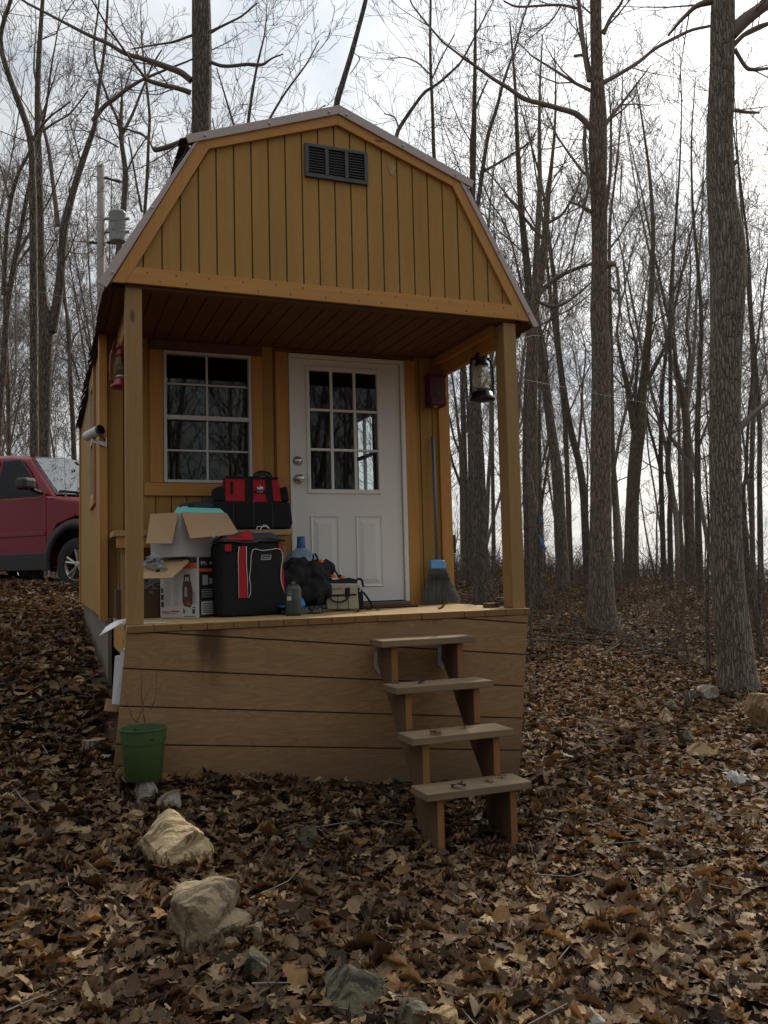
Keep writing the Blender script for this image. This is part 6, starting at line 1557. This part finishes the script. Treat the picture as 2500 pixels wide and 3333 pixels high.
def leaf_shape(rg, ns):
    """half widths of a lobed oak leaf along the midrib"""
    s = np.linspace(0,1,ns); env = np.sin(np.pi*np.clip(s**.85*.94+.03,0,1))**.75*.34
    if ns >= 11 and rg.rand() < .8:
        f = rg.uniform(2.6,3.6); w = env*(.70+.36*np.sin(2*np.pi*f*s+rg.uniform(0,6.28)))*rg.uniform(.92,1.08,ns)
    else: w = env*rg.uniform(.8,1.08,ns)
    w[0] = .02; w[-1] = .015; return s, w
PAL = np.array([(.040,.027,.017),(.078,.052,.031),(.122,.082,.047),(.18,.124,.072),(.25,.178,.103),(.26,.155,.066),(.34,.25,.148),(.44,.345,.22),(.15,.082,.040),(.47,.40,.29)])
PW = np.array([.13,.17,.18,.16,.13,.10,.065,.025,.08,.008]); PW /= PW.sum()
def leaves(rg, n, r0, r1, a0, a1, ns, size, lift, keep, pos=None):
    a = YAW+np.radians(rg.uniform(a0,a1,n)); r = np.sqrt(rg.uniform(r0*r0,r1*r1,n))
    x = CAM[0]+r*np.sin(a); y = CAM[1]+r*np.cos(a)
    ok = ~((x > -.09)&(x < 2.44)&(y > -.02)&(y < YB+.05))
    x, y = x[ok], y[ok]; n = len(x); z = gh(x,y)
    if pos is not None: x, y, z = pos.T; n = len(x)
    L = size*np.clip(rg.lognormal(0,.25,n),.55,1.35); yaw = rg.uniform(0,2*np.pi,n)
    tilt = np.abs(rg.normal(0,.30,n)); ta = rg.uniform(0,2*np.pi,n)
    cup = rg.normal(.08,.30,n); bend = rg.normal(.05,.42,n); tw = rg.normal(0,.4,n)
    shapes = [leaf_shape(rg,ns) for _ in range(24)]; si = rg.randint(0,24,n)
    S = np.array([s for s,_ in shapes])[si]; Wd = np.array([w for _,w in shapes])[si]
    asym = rg.uniform(.75,1.2,(n,ns))
    t = S-.5
    P = np.zeros((n,ns,3,3))
    for j,sgn in enumerate((-1,0,1)):
        wv = Wd*sgn*(asym if sgn > 0 else 1)
        P[:,:,j,0] = t+ (0 if sgn == 0 else .05)
        zz = np.abs(wv)*cup[:,None]*2+bend[:,None]*(t**2)+tw[:,None]*t*wv*1.6
        P[:,:,j,1] = wv*np.cos(np.minimum(1.2,np.abs(cup[:,None])*1.6))
        P[:,:,j,2] = zz
    P[:,:,:,2] += rg.normal(0,.010,(n,ns,3)); P *= L[:,None,None,None]
    cy, sy = np.cos(yaw), np.sin(yaw); X = P[...,0]*cy[:,None,None]-P[...,1]*sy[:,None,None]; Yv = P[...,0]*sy[:,None,None]+P[...,1]*cy[:,None,None]; Z = P[...,2]
    kx, ky = np.cos(ta)[:,None,None], np.sin(ta)[:,None,None]; ct, st_ = np.cos(tilt)[:,None,None], np.sin(tilt)[:,None,None]
    dt = X*kx+Yv*ky; px, py = X-dt*kx, Yv-dt*ky
    q = -X*ky+Yv*kx                       # component across the axis
    Xn = kx*dt+(-ky)*(q*ct-Z*st_); Yn = ky*dt+kx*(q*ct-Z*st_); Zn = q*st_+Z*ct
    mn = Zn.reshape(n,-1).min(1)
    V = np.stack([Xn+x[:,None,None],Yn+y[:,None,None],Zn+(z+lift*rg.rand(n)-.55*mn*0+ .35*(-mn))[:,None,None]],-1).reshape(-1,3)
    base = np.arange(n)[:,None,None]*(ns*3); i = np.arange(ns-1)[None,:,None]*3; j = np.arange(2)[None,None]
    F = (np.stack([i+j,i+j+1,i+j+4,i+j+3],-1)+base[...,None]).reshape(-1,4)
    c = PAL[rg.choice(len(PAL),n,p=PW)]*np.array([1.05,.98,.88])*rg.uniform(.75,1.25,(n,1)); c = np.clip(c,0,1)
    cv = np.repeat(c,ns*3,0)
    return V,F,cv
rg = np.random.RandomState(90)
parts = [leaves(rg,29000,1.2,5.5,-58,58,15,.088,.04,0), leaves(rg,84000,5.5,13,-46,46,7,.080,.04,0), leaves(rg,140000,13,42,-42,42,3,.115,.05,0)]
ex = [(rg.uniform(1.38,1.91), ty[i]+rg.uniform(.02,.18), tz[i]+.002) for i in (0,1,1,2,2,3,3,3)]+[(rg.uniform(1.3,2.3), rg.uniform(.0,.6), .002) for _ in range(5)]
for o_r in [o for o in bpy.data.objects if o.get('category') == 'rock']:
    w_r = max(o_r.dimensions[0],.08); c_r = np.array(o_r.location)
    for _ in range(9):
        a_r = rg.uniform(0,6.28); p_r = c_r[:2]+np.array([math.cos(a_r),math.sin(a_r)])*w_r*rg.uniform(.42,.62)
        ex.append((p_r[0],p_r[1],ghf(p_r[0],p_r[1])+rg.uniform(.02,.06)))
for x_r in np.arange(.05,2.35,.05): ex.append((x_r+rg.normal(0,.02), -.10+rg.normal(0,.025), ghf(x_r,-.1)+rg.uniform(.01,.07)))
parts.append(leaves(rg,len(ex),1,2,-1,1,15,.080,.01,0,np.array(ex)))
V = []; F = []; Cc_ = []; o_ = 0
for v_,f_,c_ in parts: V.append(v_); F.append(f_+o_); Cc_.append(c_); o_ += len(v_)
me = quads('leaf_litter', np.concatenate(V), np.concatenate(F), 'dry_leaf', smooth=True)
ca = me.color_attributes.new('col','FLOAT_COLOR','POINT'); cc = np.concatenate(Cc_); ca.data.foreach_set('color', np.c_[cc,np.ones(len(cc))].astype(np.float32).ravel())
o = bpy.data.objects.new('leaf_litter', me); COL.objects.link(o); tag(o, 'thick litter of brown dead oak leaves over the whole ground', 'leaf litter', kind='stuff')
# a few twigs lying in the litter
rg = np.random.RandomState(91); t = TB()
for k in range(420):
    a = YAW+R(rg.uniform(-34,34)); r = math.sqrt(rg.uniform(2.2**2,13**2)); x,y = CAM[0]+r*math.sin(a),CAM[1]+r*math.cos(a)
    if -.1 < x < 2.45 and -.03 < y < 5: continue
    th = rg.uniform(0,6.28); L = rg.uniform(.12,.5); d = np.array([math.cos(th),math.sin(th),rg.normal(0,.12)]); p = np.array([x,y,ghf(x,y)+.035+rg.rand()*.02]); b_ = np.array([-d[1],d[0],0])*rg.normal(0,.12)*L
    t.tube(np.array([p-d*L/2,p+b_,p+d*L/2]), np.array([.0035,.003,.002]), 4)
o = bpy.data.objects.new('litter_twigs', t.mesh('litter_twigs','twig')); COL.objects.link(o); tag(o, 'loose thin twigs scattered over the dead leaves', 'twigs', kind='stuff')

# ------------------------------------------------------------------ LIGHT, SKY, CAMERA
SUN_AZ, SUN_EL = R(54), R(33)
sd = Vector((math.sin(SUN_AZ)*math.cos(SUN_EL), math.cos(SUN_AZ)*math.cos(SUN_EL), math.sin(SUN_EL)))
lamp = bpy.data.lights.new('sun','SUN'); lamp.energy = 5.0; lamp.angle = R(3.0); lamp.color = (1,.90,.74)
lo_o = bpy.data.objects.new('sun', lamp); COL.objects.link(lo_o); lo_o.rotation_euler = sd.to_track_quat('Z','Y').to_euler(); lo_o.location = (10,10,20)
w = bpy.data.worlds.new('World'); S.world = w; w.use_nodes = True; nt = w.node_tree; N = nt.nodes; Lk = nt.links
bg = N['Background']; bg.inputs['Strength'].default_value = .1
sky = N.new('ShaderNodeTexSky'); sky.sky_type = 'NISHITA'; sky.sun_disc = False; sky.sun_elevation = SUN_EL; sky.sun_rotation = SUN_AZ; sky.dust_density = 2.5; sky.air_density = 1.2
tc = N.new('ShaderNodeTexCoord'); sep = N.new('ShaderNodeSeparateXYZ'); Lk.new(tc.outputs['Generated'], sep.inputs[0])
def mth(op, a, b=None, c=None):
    n = N.new('ShaderNodeMath'); n.operation = op
    for i,v in enumerate((a,b,c)):
        if v is None: continue
        if hasattr(v,'links'): Lk.new(v, n.inputs[i])
        else: n.inputs[i].default_value = v
    return n.outputs[0]
den = mth('ADD', mth('MAXIMUM', sep.outputs[2], 0.0), .28)
cmb = N.new('ShaderNodeCombineXYZ'); Lk.new(mth('DIVIDE', sep.outputs[0], den), cmb.inputs[0]); Lk.new(mth('DIVIDE', sep.outputs[1], den), cmb.inputs[1])
nz = N.new('ShaderNodeTexNoise'); nz.inputs['Scale'].default_value = 2.1; nz.inputs['Detail'].default_value = 7; nz.inputs['Roughness'].default_value = .58; nz.inputs['Distortion'].default_value = .6; Lk.new(cmb.outputs[0], nz.inputs['Vector'])
dot = N.new('ShaderNodeVectorMath'); dot.operation = 'DOT_PRODUCT'; Lk.new(tc.outputs['Generated'], dot.inputs[0]); dot.inputs[1].default_value = sd
glow = mth('POWER', mth('MAXIMUM', mth('MULTIPLY_ADD', dot.outputs['Value'], .5, .5), 0.0), 8.0)
rmp = N.new('ShaderNodeValToRGB'); e = rmp.color_ramp.elements
e[0].position = .34; e[0].color = (3.15,3.55,3.95,1); e[1].position = .68; e[1].color = (6.2,6.1,5.85,1)
k = e.new(.5); k.color = (4.8,5.0,5.15,1); Lk.new(nz.outputs['Fac'], rmp.inputs[0])
# clouds grow brighter towards the hidden sun
zen = mth('MULTIPLY', mth('POWER', mth('MAXIMUM', sep.outputs[2], 0.0), 3.0), 2.2)
gain = mth('ADD', mth('MULTIPLY_ADD', glow, 1.5, 1.06), zen)
def vmul(c, f):
    n = N.new('ShaderNodeVectorMath'); n.operation = 'SCALE'; Lk.new(c, n.inputs[0]); Lk.new(f, n.inputs['Scale']); return n.outputs[0]
cl = vmul(rmp.outputs[0], gain)
mx = N.new('ShaderNodeMix'); mx.data_type = 'RGBA'; mx.inputs[0].default_value = .84; Lk.new(sky.outputs[0], mx.inputs[6]); Lk.new(cl, mx.inputs[7])
Lk.new(mx.outputs[2], bg.inputs['Color'])

cd = bpy.data.cameras.new('camera'); co = bpy.data.objects.new('camera', cd); COL.objects.link(co)
cd.sensor_fit = 'HORIZONTAL'; cd.sensor_width = 36; cd.lens = FPX/2500*36; cd.clip_end = 9000; cd.clip_start = .05
co.matrix_world = Matrix(((RT[0],UP[0],-FW[0],CAM[0]),(RT[1],UP[1],-FW[1],CAM[1]),(RT[2],UP[2],-FW[2],CAM[2]),(0,0,0,1)))
S.camera = co
S.view_settings.view_transform = 'Standard'; S.view_settings.look = 'None'; S.view_settings.exposure = 0
S.cycles.use_denoising = True
S.cycles.caustics_reflective = False; S.cycles.caustics_refractive = False; S.cycles.sample_clamp_indirect = 4.0; S.cycles.max_bounces = 8; S.cycles.transparent_max_bounces = 16
